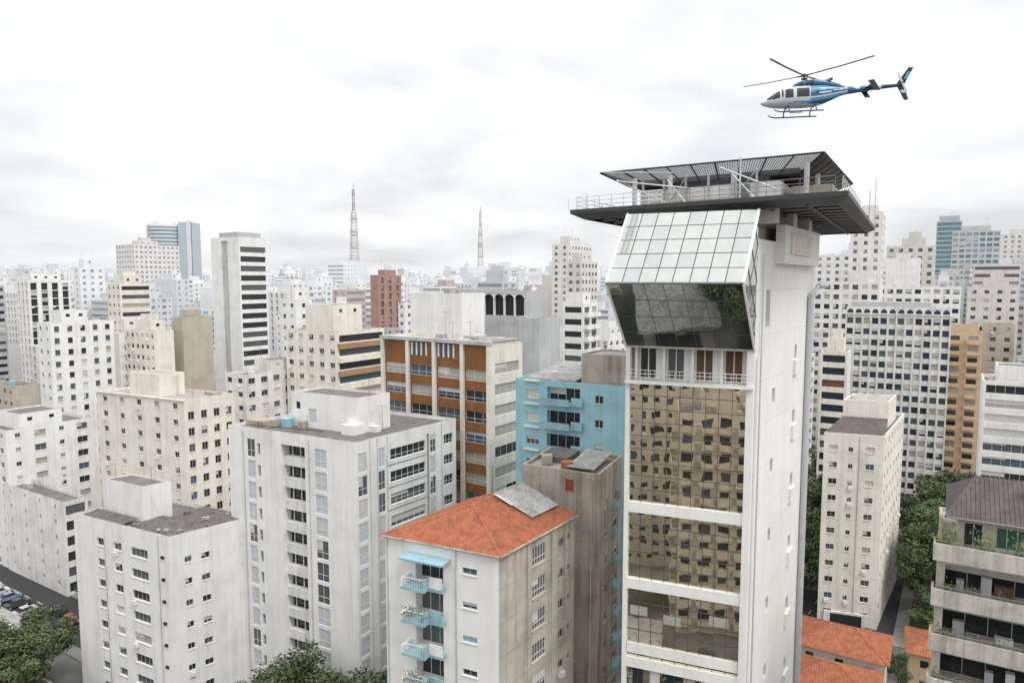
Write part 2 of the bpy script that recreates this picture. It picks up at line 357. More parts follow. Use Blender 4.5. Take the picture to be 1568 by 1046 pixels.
a0, a1, b1, b0 = bil(L, N, Rr, .1, .1), bil(L, N, Rr, .45, .1), bil(L, N, Rr, .45, .9), bil(L, N, Rr, .1, .9)
ribroof(mb, (*a1, z1+.1), (*a0, z1+.1), (*b1, z1+.5), (*b0, z1+.5), FIBRE, .3)
a0, a1, b1, b0 = bil(L, N, Rr, .55, .4), bil(L, N, Rr, .9, .4), bil(L, N, Rr, .9, .9), bil(L, N, Rr, .55, .9); mb.pr([a1, a0, b0, b1], z1-.35, z1+.25, ROOFD)
mb.box(5.2, 6.4, 71.4, 72.6, z1-.3, z1+.35, TERR); mb.box(3.2, 4.3, 73, 74, z1-.3, z1+.7, CONC)
f = Face(L, N); pipe(mb, f, 7.9, 2, z1-2.9); mb.tube(f.p(6.6, 20, .1), f.p(8.4, 24, .1), .05, .05, 5, CONC)
mb.build('concrete_stair_tower_building')

L, N, Rr = (-21.1, 113), (-3, 100), (1.6, 106.5); z1 = 50.6; mb = MB(); hero(L, N, Rr)
fl = Face(L, N)
def cL(f):
    out = []; n = 4; b = f.L/n
    for i in range(n):
        out.append((i*b+.75, (i+1)*b-.05, rows(0, z1-3.0, 3.1, 1.65, .7), [GC, GD, GM, GC, GB, GC], .2, {'frame': FRAMEW, 'n': 3, 'tr': 1}))
    return out
def cR(f): return [(.9, f.L-.9, rows(0, z1-2, 3.1, 1.6, .7), [GC, GM, GD], .2, {'frame': FRAMEW, 'n': 4})]
F = (L[0]+Rr[0]-N[0], L[1]+Rr[1]-N[1])
facade(mb, fl, 0, z1, cL(fl), BROWN); fr = Face(N, Rr); facade(mb, fr, 0, z1, cR(fr), CREAM)
for P, Q in ((Rr, F), (F, L)): f = Face(P, Q); facade(mb, f, 0, z1, [], CREAM)
for i in range(5):
    u = min(i*fl.L/4, fl.L-.6); fl.box(mb, u, u+.6, 0, z1+.05, .003, .45, CREAM)
fl.box(mb, -.1, fl.L+.1, z1+.05, z1+.6, -.3, .5, GREYW)
for i in (0, 1, 2, 3):
    u = i*fl.L/4+.7
    if i in (1, 2):
        for j in range(7): fl.box(mb, u+.2+j*.5, u+.5+j*.5, z1-2.2, z1-.2, .003, .06, GB if j % 2 else FRAMEW)
roofit(mb, L, N, Rr, z1+.55, CREAM, ROOFL, .6); clutter(mb, L, N, Rr, z1, 9, CREAM)
mb.build('brown_panel_office_building')

gb('blank_white_building', (-8.8, 124), 12, 7, 57.7, WHITE, ('blank',), ('blank',), ncl=6)
mb = MB(); N = (2.8, 133); L = (N[0]-.848*15.2, N[1]+.53*15.2); Rr = (N[0]+.53*8, N[1]+.848*8); hero(L, N, Rr); f = Face(L, N)
block(mb, L, N, Rr, 0, 58, GREYW, ROOFL, [(.4, f.L-.4, [(53.2, 57.4)], [BLACK], .7, {})], [], [], .4)
for i in range(7):
    u = .4+i*(f.L-1.0)/6; f.box(mb, u, u+.2, 53.2, 57.4, -.65, -.1, WHITE)
    if i < 6:
        w = (f.L-1.0)/6
        for j in range(8):
            a0 = math.pi*j/8; a1 = math.pi*(j+1)/8
            x0, x1 = u+w/2+.1-math.cos(a0)*(w/2-.1), u+w/2+.1-math.cos(a1)*(w/2-.1)
            y0, y1 = 56.4+math.sin(a0)*.9, 56.4+math.sin(a1)*.9
            mb.poly([f.p(x0, y0, -.12), f.p(x1, y1, -.12), f.p(x1, 57.4, -.12), f.p(x0, 57.4, -.12)], WHITE)
for i in range(18): u = .5+i*(f.L-1)/17; mb.tube(f.p(u, 51.9, .1), f.p(u, 52.9, .1), .03, .03, 4, FRAMEW)
clutter(mb, L, N, Rr, 57.6, 4, WHITE); mb.build('arched_bay_building')
gb('blind_grey_building', (4.5, 118), 3.9, 7.8, 53.6, GREYW, ('blank',), ('blank',), ncl=2)

L, N, Rr = (.5, 90), (14, 82), (20, 92.3); z1 = 47.4; mb = MB(); hero(L, N, Rr)
def cL(f): return [(1.6, 3.4, rows(0, z1, 3, 1.1, 1.4), [GW, GM, GD], .15, {'frame': FRAMEW, 'n': 3, 'sill': 1, 'ac': .2}), (4.6, 9.2, rows(0, z1, 3, 2.0, .8), [GD, GM], .9, {'frame': FRAMEW, 'n': 4, 'reveal': BLUEW}), (11.2, 12.3, rows(0, z1, 3, 1.0, 1.4), GDARK, .15, {'frame': FRAMEW, 'n': 2, 'sill': 1})]
block(mb, L, N, Rr, 0, z1, BLUEW, ROOFL, cL, [], [], .5)
f = Face(L, N)
for k in range(8):
    zb = z1-2.8-3*k
    f.box(mb, 4.2, 8.2, zb-.15, zb, .003, 1.1, BLUEW); f.box(mb, 4.2, 8.2, zb, zb+.7, 1.0, 1.1, BLUEB)
    f.box(mb, 8.2, 9.7, zb-.15, zb, .003, .5, BLUEW); f.box(mb, 8.2, 9.7, zb, zb+.9, .4, .5, BLUEW)
    f.box(mb, 1.4, 3.6, zb+2.55, zb+2.7, .003, .35, FRAMEW)
l, n, r = bil(L, N, Rr, .42, .05), bil(L, N, Rr, .02, .05), bil(L, N, Rr, .02, .6)
block(mb, l, n, r, z1-.5, z1+3.6, CONC, ROOFL, [], [], [], .2)
a0, a1, b1, b0 = bil(L, N, Rr, .5, .1), bil(L, N, Rr, .95, .1), bil(L, N, Rr, .95, .9), bil(L, N, Rr, .5, .9)
ribroof(mb, (*a1, z1-.1), (*a0, z1-.1), (*b1, z1+.8), (*b0, z1+.8), FIBRE, .35)
mb.box(5, 5.9, 87.6, 88.5, z1-.2, z1+1.1, WHITE2); mb.box(9.2, 11.5, 88, 89.2, z1+.2, z1+.9, TERR)
mb.build('light_blue_apartment_building')

L, N, Rr = (-81.9, 136), (-59.5, 125), (-53.3, 132.4); z1 = 38.5; mb = MB(); hero(L, N, Rr)
block(mb, L, N, Rr, 0, z1, CREAM, ROOFL, lambda f: stylecols(f, 1, z1, ('p', 4.2, 1.3, 1.1, 3, FO), GNEAR), lambda f: stylecols(f, 1, z1-1.5, ('p', 2.3, 1.15, 1.5, 3, {'frame': ALU, 'sill': 1}), GDARK), [], .5)
l, n, r = bil(L, N, Rr, .72, .2), bil(L, N, Rr, .38, .2), bil(L, N, Rr, .38, .7); block(mb, l, n, r, z1-.5, z1+3.8, CREAM, ROOFL, [], [], [], .2)
f = Face(L, N); f.box(mb, -.2, f.L+.2, z1-.35, z1-.1, .003, .25, CREAM); clutter(mb, L, N, Rr, z1-.5, 5, CREAM)
mb.build('cream_apartment_building')
gb('white_low_rise_building', (-103.3, 140), 22, 16.9, 29.5, WHITE, ('p', 4, 1.5, 1.2, 3, FO), ('mix', 4.2, 2.2, 1.4, 3, FO), pent=(.1, .5, .2, .7, 2.6))
gb('white_party_wall_building', (-84.6, 128), 24, 4.5, 18.4, WHITE2, ('p', 5.5, .6, .9, 3, {}), ('band', 1.8, 3), pent=None, gl=GDARK)
gb('grey_low_building', (-122.9, 170), 12, 6, 34, TAN, ('p', 3, 1.2, 1.1, 3), ('blank',))
gb('white_apartment_tower', (-113, 170), 6.4, 15.3, 49.6, WHITE, ('p', 2.6, .9, 1, 2.9), ('p', 2.9, 1.2, 1.4, 2.9, {'sill': 1, 'blind': 1}), pent=(.1, .9, .2, .6, 3))
gb('white_apartment_tower', (-150, 185), 14, 10, 47, CREAM, ('p', 2.9, 1.2, 1.2, 2.9), ('fin', 2.9, 1.2, 2.2, 2.9), pent=(.1, .9, .2, .6, 3))
gb('cream_apartment_tower', (-129, 230), 8, 10.4, 59, CREAM, ('p', 2.6, 1, 1, 2.9), ('band', 1.3, 2.9), pent=(.2, .8, .2, .8, 2.5))
gb('cream_mid_rise_building', (-92.6, 180), 13.7, 5.3, 47, CREAM, ('p', 2.2, 1.2, 1.1, 2.9), ('blank',), pent=(.2, .7, .1, .9, 2.6))
gb('tan_blank_building', (-88.5, 187), 5, 9, 50, TAN, ('blank',), ('blank',), pent=(.2, .8, .2, .7, 2))
gb('white_low_rise_building', (-57.9, 150), 7.2, 16.6, 39.6, WHITE2, ('p', 3.3, 1.6, 1.1, 3), ('p', 2.8, 1.7, 1.3, 3, FO), pent=(.1, .9, .45, .9, 2.4))
o, l_, r_ = gb('bronze_banded_building', (-37.7, 150), 16.5, 14.8, 49, CREAM, ('p', 3.2, 1.5, 1.2, 3, FO), ('band', 1.5, 3, {}), pent=(.25, .8, .2, .8, 5.5))
mb = MB(); f = Face((-37.7, 150), r_)
for k in range(15): f.box(mb, .0, f.L, 49-2.55-.3-3*k-.95, 49-2.55-.1-3*k, .003, .9, BRONZE if k % 2 == 0 else CREAM)
mb.build('balcony_bands', parent=o)
gb('white_stepped_building', (-59, 190), 6, 5.8, 54.6, WHITE, ('p', 3, 1.2, 1.1, 3), ('p', 3, 1.2, 1.1, 3), pent=(.2, .8, .2, .8, 3))
mb = MB(); N = (-85.6, 220); L = (N[0]-.848*14, N[1]+.53*14); Rr = (N[0]+.53*10.5, N[1]+.848*10.5); hero(L, N, Rr); f = Face(L, N)
block(mb, L, N, Rr, 0, 73.6, WHITE, ROOFL, [(5.2, 8.4, [(2, 72.5)], [GREYW], .3, {})], lambda f: stylecols(f, 2, 71.5, ('band', 1.75, 3.0), [GD, GD, GM]), [], .5)
l, n, r = bil(L, N, Rr, .8, .1), bil(L, N, Rr, .1, .1), bil(L, N, Rr, .1, .9); block(mb, l, n, r, 73, 75.2, GREYW, ROOFL, [], [], [], .2)
mb.build('banded_office_tower')
gb('tall_window_building', (-180, 260), 9, 14.8, 60, WHITE, ('fin', 2.4, 1, 2.4, 3), ('fin', 3.6, 2.2, 2.7, 3), gl=[GD], pent=(.1, .9, .1, .8, 2.5))
gb('grey_apartment_building', (-205, 268), 12, 9, 58, GREYW, ('p', 3, 1.4, 1.2, 3), ('band', 1.3, 3))
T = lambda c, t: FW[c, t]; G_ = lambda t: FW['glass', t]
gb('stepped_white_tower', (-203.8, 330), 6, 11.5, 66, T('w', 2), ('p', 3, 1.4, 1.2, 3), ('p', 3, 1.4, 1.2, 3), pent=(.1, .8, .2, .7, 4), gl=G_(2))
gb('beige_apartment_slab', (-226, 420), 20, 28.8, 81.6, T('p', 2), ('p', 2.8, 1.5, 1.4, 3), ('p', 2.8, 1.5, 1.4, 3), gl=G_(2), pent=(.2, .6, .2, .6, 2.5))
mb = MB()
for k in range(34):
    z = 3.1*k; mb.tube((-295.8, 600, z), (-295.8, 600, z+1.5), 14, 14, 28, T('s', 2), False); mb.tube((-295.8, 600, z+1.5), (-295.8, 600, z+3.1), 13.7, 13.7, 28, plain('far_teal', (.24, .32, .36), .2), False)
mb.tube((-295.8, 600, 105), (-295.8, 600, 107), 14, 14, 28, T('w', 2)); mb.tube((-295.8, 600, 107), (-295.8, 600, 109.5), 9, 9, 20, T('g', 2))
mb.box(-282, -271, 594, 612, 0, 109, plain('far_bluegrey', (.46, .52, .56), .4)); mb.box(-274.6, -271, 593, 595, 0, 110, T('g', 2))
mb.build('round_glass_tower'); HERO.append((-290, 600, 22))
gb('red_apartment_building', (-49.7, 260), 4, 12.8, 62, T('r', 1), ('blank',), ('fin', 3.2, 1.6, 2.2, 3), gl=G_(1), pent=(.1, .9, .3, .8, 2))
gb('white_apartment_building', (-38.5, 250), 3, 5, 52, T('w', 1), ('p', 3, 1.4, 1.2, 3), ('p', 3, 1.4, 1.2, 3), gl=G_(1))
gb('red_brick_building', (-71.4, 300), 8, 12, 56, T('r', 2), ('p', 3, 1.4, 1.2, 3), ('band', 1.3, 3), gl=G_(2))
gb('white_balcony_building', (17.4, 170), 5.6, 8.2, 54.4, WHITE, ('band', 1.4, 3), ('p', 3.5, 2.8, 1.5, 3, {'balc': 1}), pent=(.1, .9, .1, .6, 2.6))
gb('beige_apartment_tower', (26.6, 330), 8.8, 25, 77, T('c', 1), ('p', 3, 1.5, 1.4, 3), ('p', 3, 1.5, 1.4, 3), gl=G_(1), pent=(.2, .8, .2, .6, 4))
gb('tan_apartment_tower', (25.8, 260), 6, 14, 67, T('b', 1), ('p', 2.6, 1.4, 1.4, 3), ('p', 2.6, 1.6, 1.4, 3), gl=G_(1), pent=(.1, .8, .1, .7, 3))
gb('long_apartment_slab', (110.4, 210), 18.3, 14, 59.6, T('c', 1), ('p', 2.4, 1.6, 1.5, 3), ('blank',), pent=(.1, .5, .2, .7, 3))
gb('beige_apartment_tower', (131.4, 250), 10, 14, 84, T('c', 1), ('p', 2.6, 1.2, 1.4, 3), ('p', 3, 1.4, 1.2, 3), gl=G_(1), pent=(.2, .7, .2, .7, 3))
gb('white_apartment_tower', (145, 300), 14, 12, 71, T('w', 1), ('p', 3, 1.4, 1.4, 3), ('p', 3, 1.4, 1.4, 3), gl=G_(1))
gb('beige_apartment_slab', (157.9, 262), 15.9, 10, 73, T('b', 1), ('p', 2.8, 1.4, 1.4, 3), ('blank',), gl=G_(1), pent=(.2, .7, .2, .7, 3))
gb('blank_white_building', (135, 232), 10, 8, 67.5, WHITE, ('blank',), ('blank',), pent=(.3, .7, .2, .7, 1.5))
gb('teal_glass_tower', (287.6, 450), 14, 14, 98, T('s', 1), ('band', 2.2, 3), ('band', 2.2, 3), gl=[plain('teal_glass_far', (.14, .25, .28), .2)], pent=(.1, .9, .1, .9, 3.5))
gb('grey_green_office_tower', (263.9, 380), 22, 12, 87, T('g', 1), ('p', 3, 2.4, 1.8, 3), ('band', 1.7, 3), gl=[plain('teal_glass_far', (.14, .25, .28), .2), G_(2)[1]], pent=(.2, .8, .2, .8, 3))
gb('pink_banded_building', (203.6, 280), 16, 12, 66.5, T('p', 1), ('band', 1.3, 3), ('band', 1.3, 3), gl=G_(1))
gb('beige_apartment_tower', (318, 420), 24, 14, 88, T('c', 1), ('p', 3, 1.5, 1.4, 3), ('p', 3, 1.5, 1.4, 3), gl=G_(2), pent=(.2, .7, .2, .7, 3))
gb('white_apartment_slab', (140.2, 218), 26, 9, 58, WHITE, ('p', 2.4, 1.7, 1.4, 3), ('blank',))
gb('tan_apartment_building', (174.5, 240), 15, 12, 57.5, T('b', 1), ('p', 3, 1.4, 1.2, 3), ('blank',), pent=(.2, .7, .2, .7, 3))
gb('ochre_apartment_building', (128.8, 190), 8.6, 10, 45.6, ORANW, ('p', 2.9, 2.3, 1.3, 3, {'balc': 1}), ('blank',), pent=(.1, .9, .1, .8, 2))
gb('tan_apartment_building', (148.3, 205), 10.5, 9, 47, TAN, ('p', 3, 1.4, 1.2, 3), ('blank',))
gb('white_terrace_building', (105.3, 138), 9.2, 12, 39.5, WHITE, ('band', 1.7, 3, {'frame': FRAMEW, 'n': 5}), ('blank',), pent=(.05, .75, .2, .8, 3))
gb('brown_balcony_building', (79.9, 165), 5.9, 8, 43, CREAM, ('band', 1.7, 3), ('blank',), gl=[GD, DBROWN], pent=(.2, .8, .2, .8, 3))
mb = MB(); N = (113.5, 180); L = (N[0]-.848*24.6, N[1]+.53*24.6); Rr = (N[0]+.53*10, N[1]+.848*10); hero(L, N, Rr)
GH = [plain('hotel_glass', (.035, .05, .085), .15), plain('hotel_glass2', (.05, .07, .10), .15), GD, GM, GC]
def cL(f): return stylecols(f, 0, 50.8, ('p', 2.05, 1.5, 1.65, 2.95, {'blind': 1}), GH)
block(mb, L, N, Rr, 0, 50.8, WHITE2, ROOFL, cL, [], [], .3); f = Face(L, N); n = 12; b = f.L/n
f.box(mb, -.2, f.L+.2, 50.8, 51.1, -3, .35, WHITE2)
facade(mb, Face(L, N), 51.1, 52.9, [], WHITE2)
for i in range(n):
    for j in range(8):
        a0, a1 = math.pi*j/8, math.pi*(j+1)/8; c = (i+.5)*b
        mb.poly([f.p(c-math.cos(a0)*.8, 51.15, .03), f.p(c-math.cos(a1)*.8, 51.15, .03), f.p(c-math.cos(a1)*.8, 51.2+math.sin(a1)*1.1, .03), f.p(c-math.cos(a0)*.8, 51.2+math.sin(a0)*1.1, .03)], GH[0])
for i in range(n+1): f.box(mb, i*b-.12, i*b+.12, 0, 50.79, .003, .3, WHITE2)
for P, Q in ((N, Rr), (Rr, (L[0]+Rr[0]-N[0], L[1]+Rr[1]-N[1])), ((L[0]+Rr[0]-N[0], L[1]+Rr[1]-N[1]), L)): facade(mb, Face(P, Q), 50.8, 52.9, [], WHITE2)
roofit(mb, L, N, Rr, 52.9, WHITE2, ROOFL, .4)
f2 = Face(bil(L, N, Rr, 1, .3), bil(L, N, Rr, 0, .3)); f2.box(mb, 1, 20, 52.5, 54.2, -4, 0, GREYW)
mb.build('grid_window_hotel_building')
L, N, Rr = (53.7, 118), (62.5, 115), (77.0, 135); z1 = 34; mb = MB(); hero(L, N, Rr)
def cL(f): return [(.9, 2.2, rows(0, z1, 2.9, 1.0, 2.1), GNEAR+[GW]*6, .15, FO), (3.9, 4.6, rows(0, z1, 2.9, .8, 2.3), GNEAR, .15, FO), (6.6, 7.9, rows(0, z1, 2.9, 1.0, 2.1), GNEAR, .15, FO)]
block(mb, L, N, Rr, 0, z1, CREAM, ROOF, cL, lambda f: stylecols(f, 0, z1, ('p', 3.2, 1.2, 1.1, 2.9), GDARK), [], .4)
ribroof(mb, (*L, z1-.1), (*N, z1-.1), (*bil(L, N, Rr, .9, .4), z1+1.3), (*bil(L, N, Rr, .1, .4), z1+1.3), TERRD, .4)
l, n, r = bil(L, N, Rr, .9, .42), bil(L, N, Rr, .1, .42), bil(L, N, Rr, .1, .8); block(mb, l, n, r, z1-.5, z1+4.3, CREAM, ROOFL, [], [], [], .2)
mb.tube((*bil(L, N, Rr, .8, .5), z1+4), (*bil(L, N, Rr, .8, .5), z1+9), .05, .03, 5, GSTEEL)
f = Face(L, N); f.box(mb, 1, 8, 0, 2.6, -.1, .3, WHITE2); f.box(mb, 2, 7, .1, 2.3, .3, .32, BLACK); pipe(mb, f, 5.6, 0, z1-.5)
mb.build('cream_apartment_building')

L, N = (31.5, 50), (43.4, 42.6); A = (.53, .848); Rr = (N[0]+A[0]*13, N[1]+A[1]*13); mb = MB(); hero(L, N, Rr); f = Face(L, N)
zt = 40.2; FRW = wall('weathered_slab_edge', (.60, .57, .52), .8, scale=1.6)
block(mb, L, N, Rr, 0, zt-.4, CONC2, ROOFL, [(.5, f.L-.5, rows(0, zt-.9, 3.4, 2.1, .1), [GD, GM, GD], 1.6, {'frame': ALU, 'n': 9, 'reveal': CONC2})], [], [], .3)
for k in range(11):
    z = zt-3.4*k
    f.box(mb, -.3, f.L+.3, z-.5, z-.25, -.5, .95, FRW)
    f.box(mb, -.3, f.L+.3, z-.25, z+.75, .8, .95, FRW)
    f.box(mb, -.3, -.15, z-.25, z+.75, -.5, .8, FRW)
    mb.tube(f.p(-.2, z+1.0, .87), f.p(f.L, z+1.0, .87), .025, .025, 5, GSTEEL)
    for i in range(0, 14): mb.tube(f.p(-.2+i, z+.75, .87), f.p(-.2+i, z+1.0, .87), .02, .02, 4, GSTEEL, False)
    if k:
        for j in range(3): u = R.uniform(1, 8); f.box(mb, u, u+R.uniform(.4, 1.2), z-.25, z+R.uniform(.4, 1.6), -1.4, -.9, R.choice([GC, FRAMEW, DBROWN, GREYW]))
    for j in range(330 if k else 1300):
        u0 = R.choice([.4, 1.1, 2.2, 4.0, 5.6, 6.2]) if k else R.choice([.2, .6, 1.0, 2.6, 3, 4.8, 5.3, 6.8]); u = u0+R.gauss(0, .3)
        hgt = abs(R.gauss(0, .45 if k else .75)); q = Vector(f.p(u, z+.2+hgt, R.uniform(-.1, .6))); w = R.uniform(.05, .13)
        mb.poly([q, q+Vector((w*R.choice([-1, 1]), R.uniform(-w, w), w*.6)), q+Vector((R.uniform(-w, w), w, 1.7*w))], R.choice([LEAF, LEAF2]))
P0 = lambda u, o: f.p(u, 0, -o)[:2]
l, n, r = P0(1.2, 2.2), P0(12.8, 2.2), P0(12.8, 10)
ff = Face(l, n); block(mb, l, n, r, zt-.5, zt+2.2, wall('terrace_wall', (.5, .46, .36), .4), ROOF, [(.4, 1.6, [(zt-.2, zt+1.7)], [GD], .2, {'frame': ALU}), (2.4, 5, [(zt+.1, zt+1.7)], [plain('green_awning', (.03, .12, .07), .7)], .1, {'frame': ALU, 'n': 4}), (6, 10, [(zt+.1, zt+1.7)], [GD], .2, {'frame': ALU, 'n': 4})], [], [], .1)
e0, e1 = ff.p(-.8, zt+2.15, .8), ff.p(ff.L+.5, zt+2.15, .8); t0, t1 = ff.p(1.2, zt+4.3, -4.5), ff.p(ff.L+.5, zt+4.3, -4.5)
ribroof(mb, e0, e1, t0, t1, TERRD, .3)
eb = ff.p(-.8, zt+2.15, -9); mb.poly([e0, t0, eb], TERRD); mb.tube(e0, t0, .12, .12, 6, TERRD); mb.tube(e0, e1, .08, .08, 6, GSTEEL)
t0b = Vector(ff.p(5, zt+3.4, -2.4)); mb.box(t0b.x-.4, t0b.x+.4, t0b.y-.4, t0b.y+.4, zt+2.4, zt+5, CONC)
mb.build('terrace_apartment_building')

# ------------------------------------------------------------------ helipad tower
mb = MB(); L = (9.5, 57.8); N = (18.9, 54); TA = Vector((.559, .829)); Rr = tuple(V2(N)+TA*22); hero(L, N, Rr); HERO.append((24, 72, 20))
TW = wall('tower_white', (.84, .83, .79), .2)
mg, nt, b = newmat('bronze_mirror_glass')
b.inputs['Base Color'].default_value = (.70, .63, .52, 1); b.inputs['Metallic'].default_value = .96; b.inputs['Roughness'].default_value = .01
g = nt.nodes.new('ShaderNodeNewGeometry'); nz = nt.nodes.new('ShaderNodeTexNoise'); nz.inputs['Scale'].default_value = .5; nz.inputs['Detail'].default_value = 1.0
nt.links.new(g.outputs['Position'], nz.inputs['Vector']); bp = nt.nodes.new('ShaderNodeBump'); bp.inputs['Strength'].default_value = 1; bp.inputs['Distance'].default_value = .0075
nt.links.new(nz.outputs['Fac'], bp.inputs['Height']); nt.links.new(bp.outputs[0], b.inputs['Normal'])
mg2 = mg.copy(); mg2.name = 'green_mirror_glass'; mg2.node_tree.nodes['Principled BSDF'].inputs['Base Color'].default_value = (.40, .42, .38, 1)
f = Face(L, N); FL = f.L; zg = 51.6
F4 = (L[0]+Rr[0]-N[0], L[1]+Rr[1]-N[1])
f.box(mb, 0, .35, 0, 54.5, -1, .0, TW); f.box(mb, FL-.55, FL, 0, 54.5, -1, 0, TW)
bands = [40.9, 34.2, 27.2]
gz = [0]+sum([[z-.45, z+.45] for z in sorted(bands)], [])+[zg]
for i in range(0, len(gz), 2):
    za, zb = gz[i], gz[i+1]; n = max(1, round((zb-za)/1.2)); cw = (FL-.9)/9
    for k in range(n):
        for c in range(9):
            z_, y_ = za+(zb-za)*k/n, za+(zb-za)*(k+1)/n; u = .35+cw*c; j_ = lambda: -.35+R.uniform(-.0012, .0012)
            a_, b_, c_ = j_(), j_(), j_()
            mb.poly([f.p(u, z_, a_), f.p(u+cw, z_, b_), f.p(u+cw, y_, b_+c_-a_), f.p(u, y_, c_)], mg)
        if k: z_ = za+(zb-za)*k/n; f.box(mb, .35, FL-.55, z_-.02, z_+.02, -.325, -.30, MSTEEL)
for k in range(1, 9): u = .35+(FL-.9)*k/9; f.box(mb, u-.02, u+.02, 0, zg, -.33, -.28, MSTEEL)
for z in bands: f.box(mb, .35, FL-.55, z-.45, z+.45, -.5, -.1, TW)
for (u, z) in ((.6, 31.4), (3.4, 31.0), (7.2, 31.6)): f.box(mb, u, u+1.5, z, z+.8, -.318, -.30, GC)
f.box(mb, .4, FL-.6, 28.0, 28.9, -.318, -.2, TW)
for i in range(6): f.box(mb, .9+i*1.45, 1.8+i*1.45, 25.2, 26.6, -.318, -.3, [GD, GW, GD, GC, GW, GD][i])
f.box(mb, 0, FL, zg-.1, zg+.15, -2.5, .35, TW)
f.box(mb, .35, FL-.55, zg+.15, 54.5, -1.6, -1.4, TW)
for i in range(4):
    u = 1.0+i*2.3; f.box(mb, u, u+1.25, zg+.2, 54.3, -1.4, -1.37, [GD, GM, DBROWN, DBROWN][i]); f.box(mb, u+.6, u+.68, zg+.2, 54.3, -1.37, -1.34, FRAMEW); f.box(mb, u-.35, u-.15, zg+.15, 54.5, -1.35, -.6, TW)
for i in range(26): u = .1+i*(FL-.2)/25; mb.tube(f.p(u, zg+.15, .25), f.p(u, zg+1.05, .25), .02, .02, 4, FRAMEW, False)
for z in (zg+1.05, zg+.75, zg+.45): mb.tube(f.p(0, z, .25), f.p(FL, z, .25), .03, .03, 5, FRAMEW)
S = Face(N, Rr)
rw = rows(0, 60, 3.1, 1.3, 3)
facade(mb, S, 0, 63.2, [(3.0, 4.3, [(56.2, 59.2)], [GD], .6, {'frame': FRAMEW, 'n': 1}), (6.0, 6.9, rw[2::2], GDARK, .3, {}), (14.0, 15.0, rw[1::2], GDARK, .3, {})], TW)
for z in rw[1::2]: S.box(mb, 13.6, 15.4, z[0]-1.5, z[0]-.1, .003, .25, TW)
TJ = wall('tower_joint', (.60, .59, .56), .2)
for k in range(1, 17): S.box(mb, .1, S.L-.1, 3.7*k, 3.7*k+.03, .0, .006, TJ)
for P, Q in ((Rr, F4), (F4, L)): facade(mb, Face(P, Q), 0, 63.2, [], TW)
mb.poly([(*L, 54.5), (*N, 54.5), (*N, 65.4), (*L, 65.4)], GREYW)
mb.poly([(*p, 63.2) for p in (L, N, Rr, F4)], TW)
S.box(mb, 1.0, 21.5, 63.2, 65.6, -8, -.9, CONC); S.box(mb, 5.5, 20, 61.4, 64.6, .003, .75, TW); S.box(mb, 7.5, 16, 62.2, 64.0, .75, .9, CREAM)
for u in (3, 9.5, 16): S.box(mb, u, u+1.4, 64.6, 65.9, -2, .5, TW)
mb.tube(S.p(19.0, 0, .34), S.p(19.0, 58.5, .34), .3, .3, 12, PIPE); mb.tube(S.p(19.0, 58.5, .34), S.p(19.6, 59.5, .9), .24, .2, 8, PIPE); mb.tube(S.p(19.6, 59.5, .9), S.p(20.8, 59.5, 1.4), .24, .3, 8, PIPE)
mb.tube(S.p(1.2, 0, .2), S.p(1.2, 62, .2), .07, .07, 6, ALU); mb.tube(S.p(.5, 0, .15), S.p(.5, 54, .15), .09, .09, 6, TW)
o = Vector((-.53, -.848))*4.2; zT, zl, zs = 65.4, 59.8, 54.5
T0, T1 = Vector((*L, zT)), Vector((*N, zT)); p0, p1 = Vector((*(V2(L)+o), zl)), Vector((*(V2(N)+o), zl)); s0, s1 = Vector((*L, zs)), Vector((*N, zs))
mb.poly([p0, p1, T1, T0], MSTEEL); nn = (p1-p0).cross(T0-p0).normalized()*.05
PW = [plain('grey_metal_panel', (.52, .54, .52), .35), plain('grey_metal_panel_b', (.48, .50, .49), .35), plain('grey_metal_panel_c', (.54, .56, .54), .35)]
def Q4(a, b_, c, d, u, v): return (a*(1-u)+b_*u)*(1-v)+(d*(1-u)+c*u)*v
for i in range(8):
    for j in range(5):
        e_ = .004; u0, u1, v0, v1 = i/8+e_, (i+1)/8-e_, j/5+.0055, (j+1)/5-.0055
        q = [Q4(p0, p1, T1, T0, *w)+nn for w in ((u0, v0), (u1, v0), (u1, v1), (u0, v1))]; bq = [x-nn*.9 for x in q]
        mb.hexa(bq+q, R.choice(PW))
for i in range(7):
    for j in range(4): mb.poly([Q4(s0, s1, p1, p0, u_, v_)+Vector((0, 0, R.uniform(-.004, .004))) for u_, v_ in ((i/7, j/4), ((i+1)/7, j/4), ((i+1)/7, (j+1)/4), (i/7, (j+1)/4))], mg2)
for i in range(1, 7): mb.tube(Q4(s0, s1, p1, p0, i/7, 0), Q4(s0, s1, p1, p0, i/7, 1), .028, .028, 4, MSTEEL)
for j in range(1, 4): mb.tube(Q4(s0, s1, p1, p0, 0, j/4), Q4(s0, s1, p1, p0, 1, j/4), .028, .028, 4, MSTEEL)
f.box(mb, 0, FL, 54.5, 55.0, -.05, .1, TAN)
for a_, b_, c_ in ((T1, p1, s1), (T0, p0, s0)):
    mb.poly([a_, b_, c_], mg2)
    mb.tube(a_, b_, .13, .13, 6, TW); mb.tube(b_, c_, .1, .1, 6, TW)
    for k in (.25, .5, .75): mb.tube(a_.lerp(b_, k), Vector((a_.x, a_.y, c_.z+(a_.z-c_.z)*(1-k))), .05, .05, 5, GSTEEL); mb.tube(b_.lerp(c_, k), a_.lerp(c_, k), .05, .05, 5, GSTEEL)
mb.tube(p0, p1, .1, .1, 6, GSTEEL)
mb.tube(T0.lerp(p0, .02)+(T1-T0)*.05+nn*3, T0.lerp(p0, .6)+(T1-T0)*.05+nn*3, .025, .025, 4, GSTEEL); mb.tube(T0.lerp(p0, .02)+(T1-T0)*.09+nn*3, T0.lerp(p0, .6)+(T1-T0)*.09+nn*3, .025, .025, 4, GSTEEL)
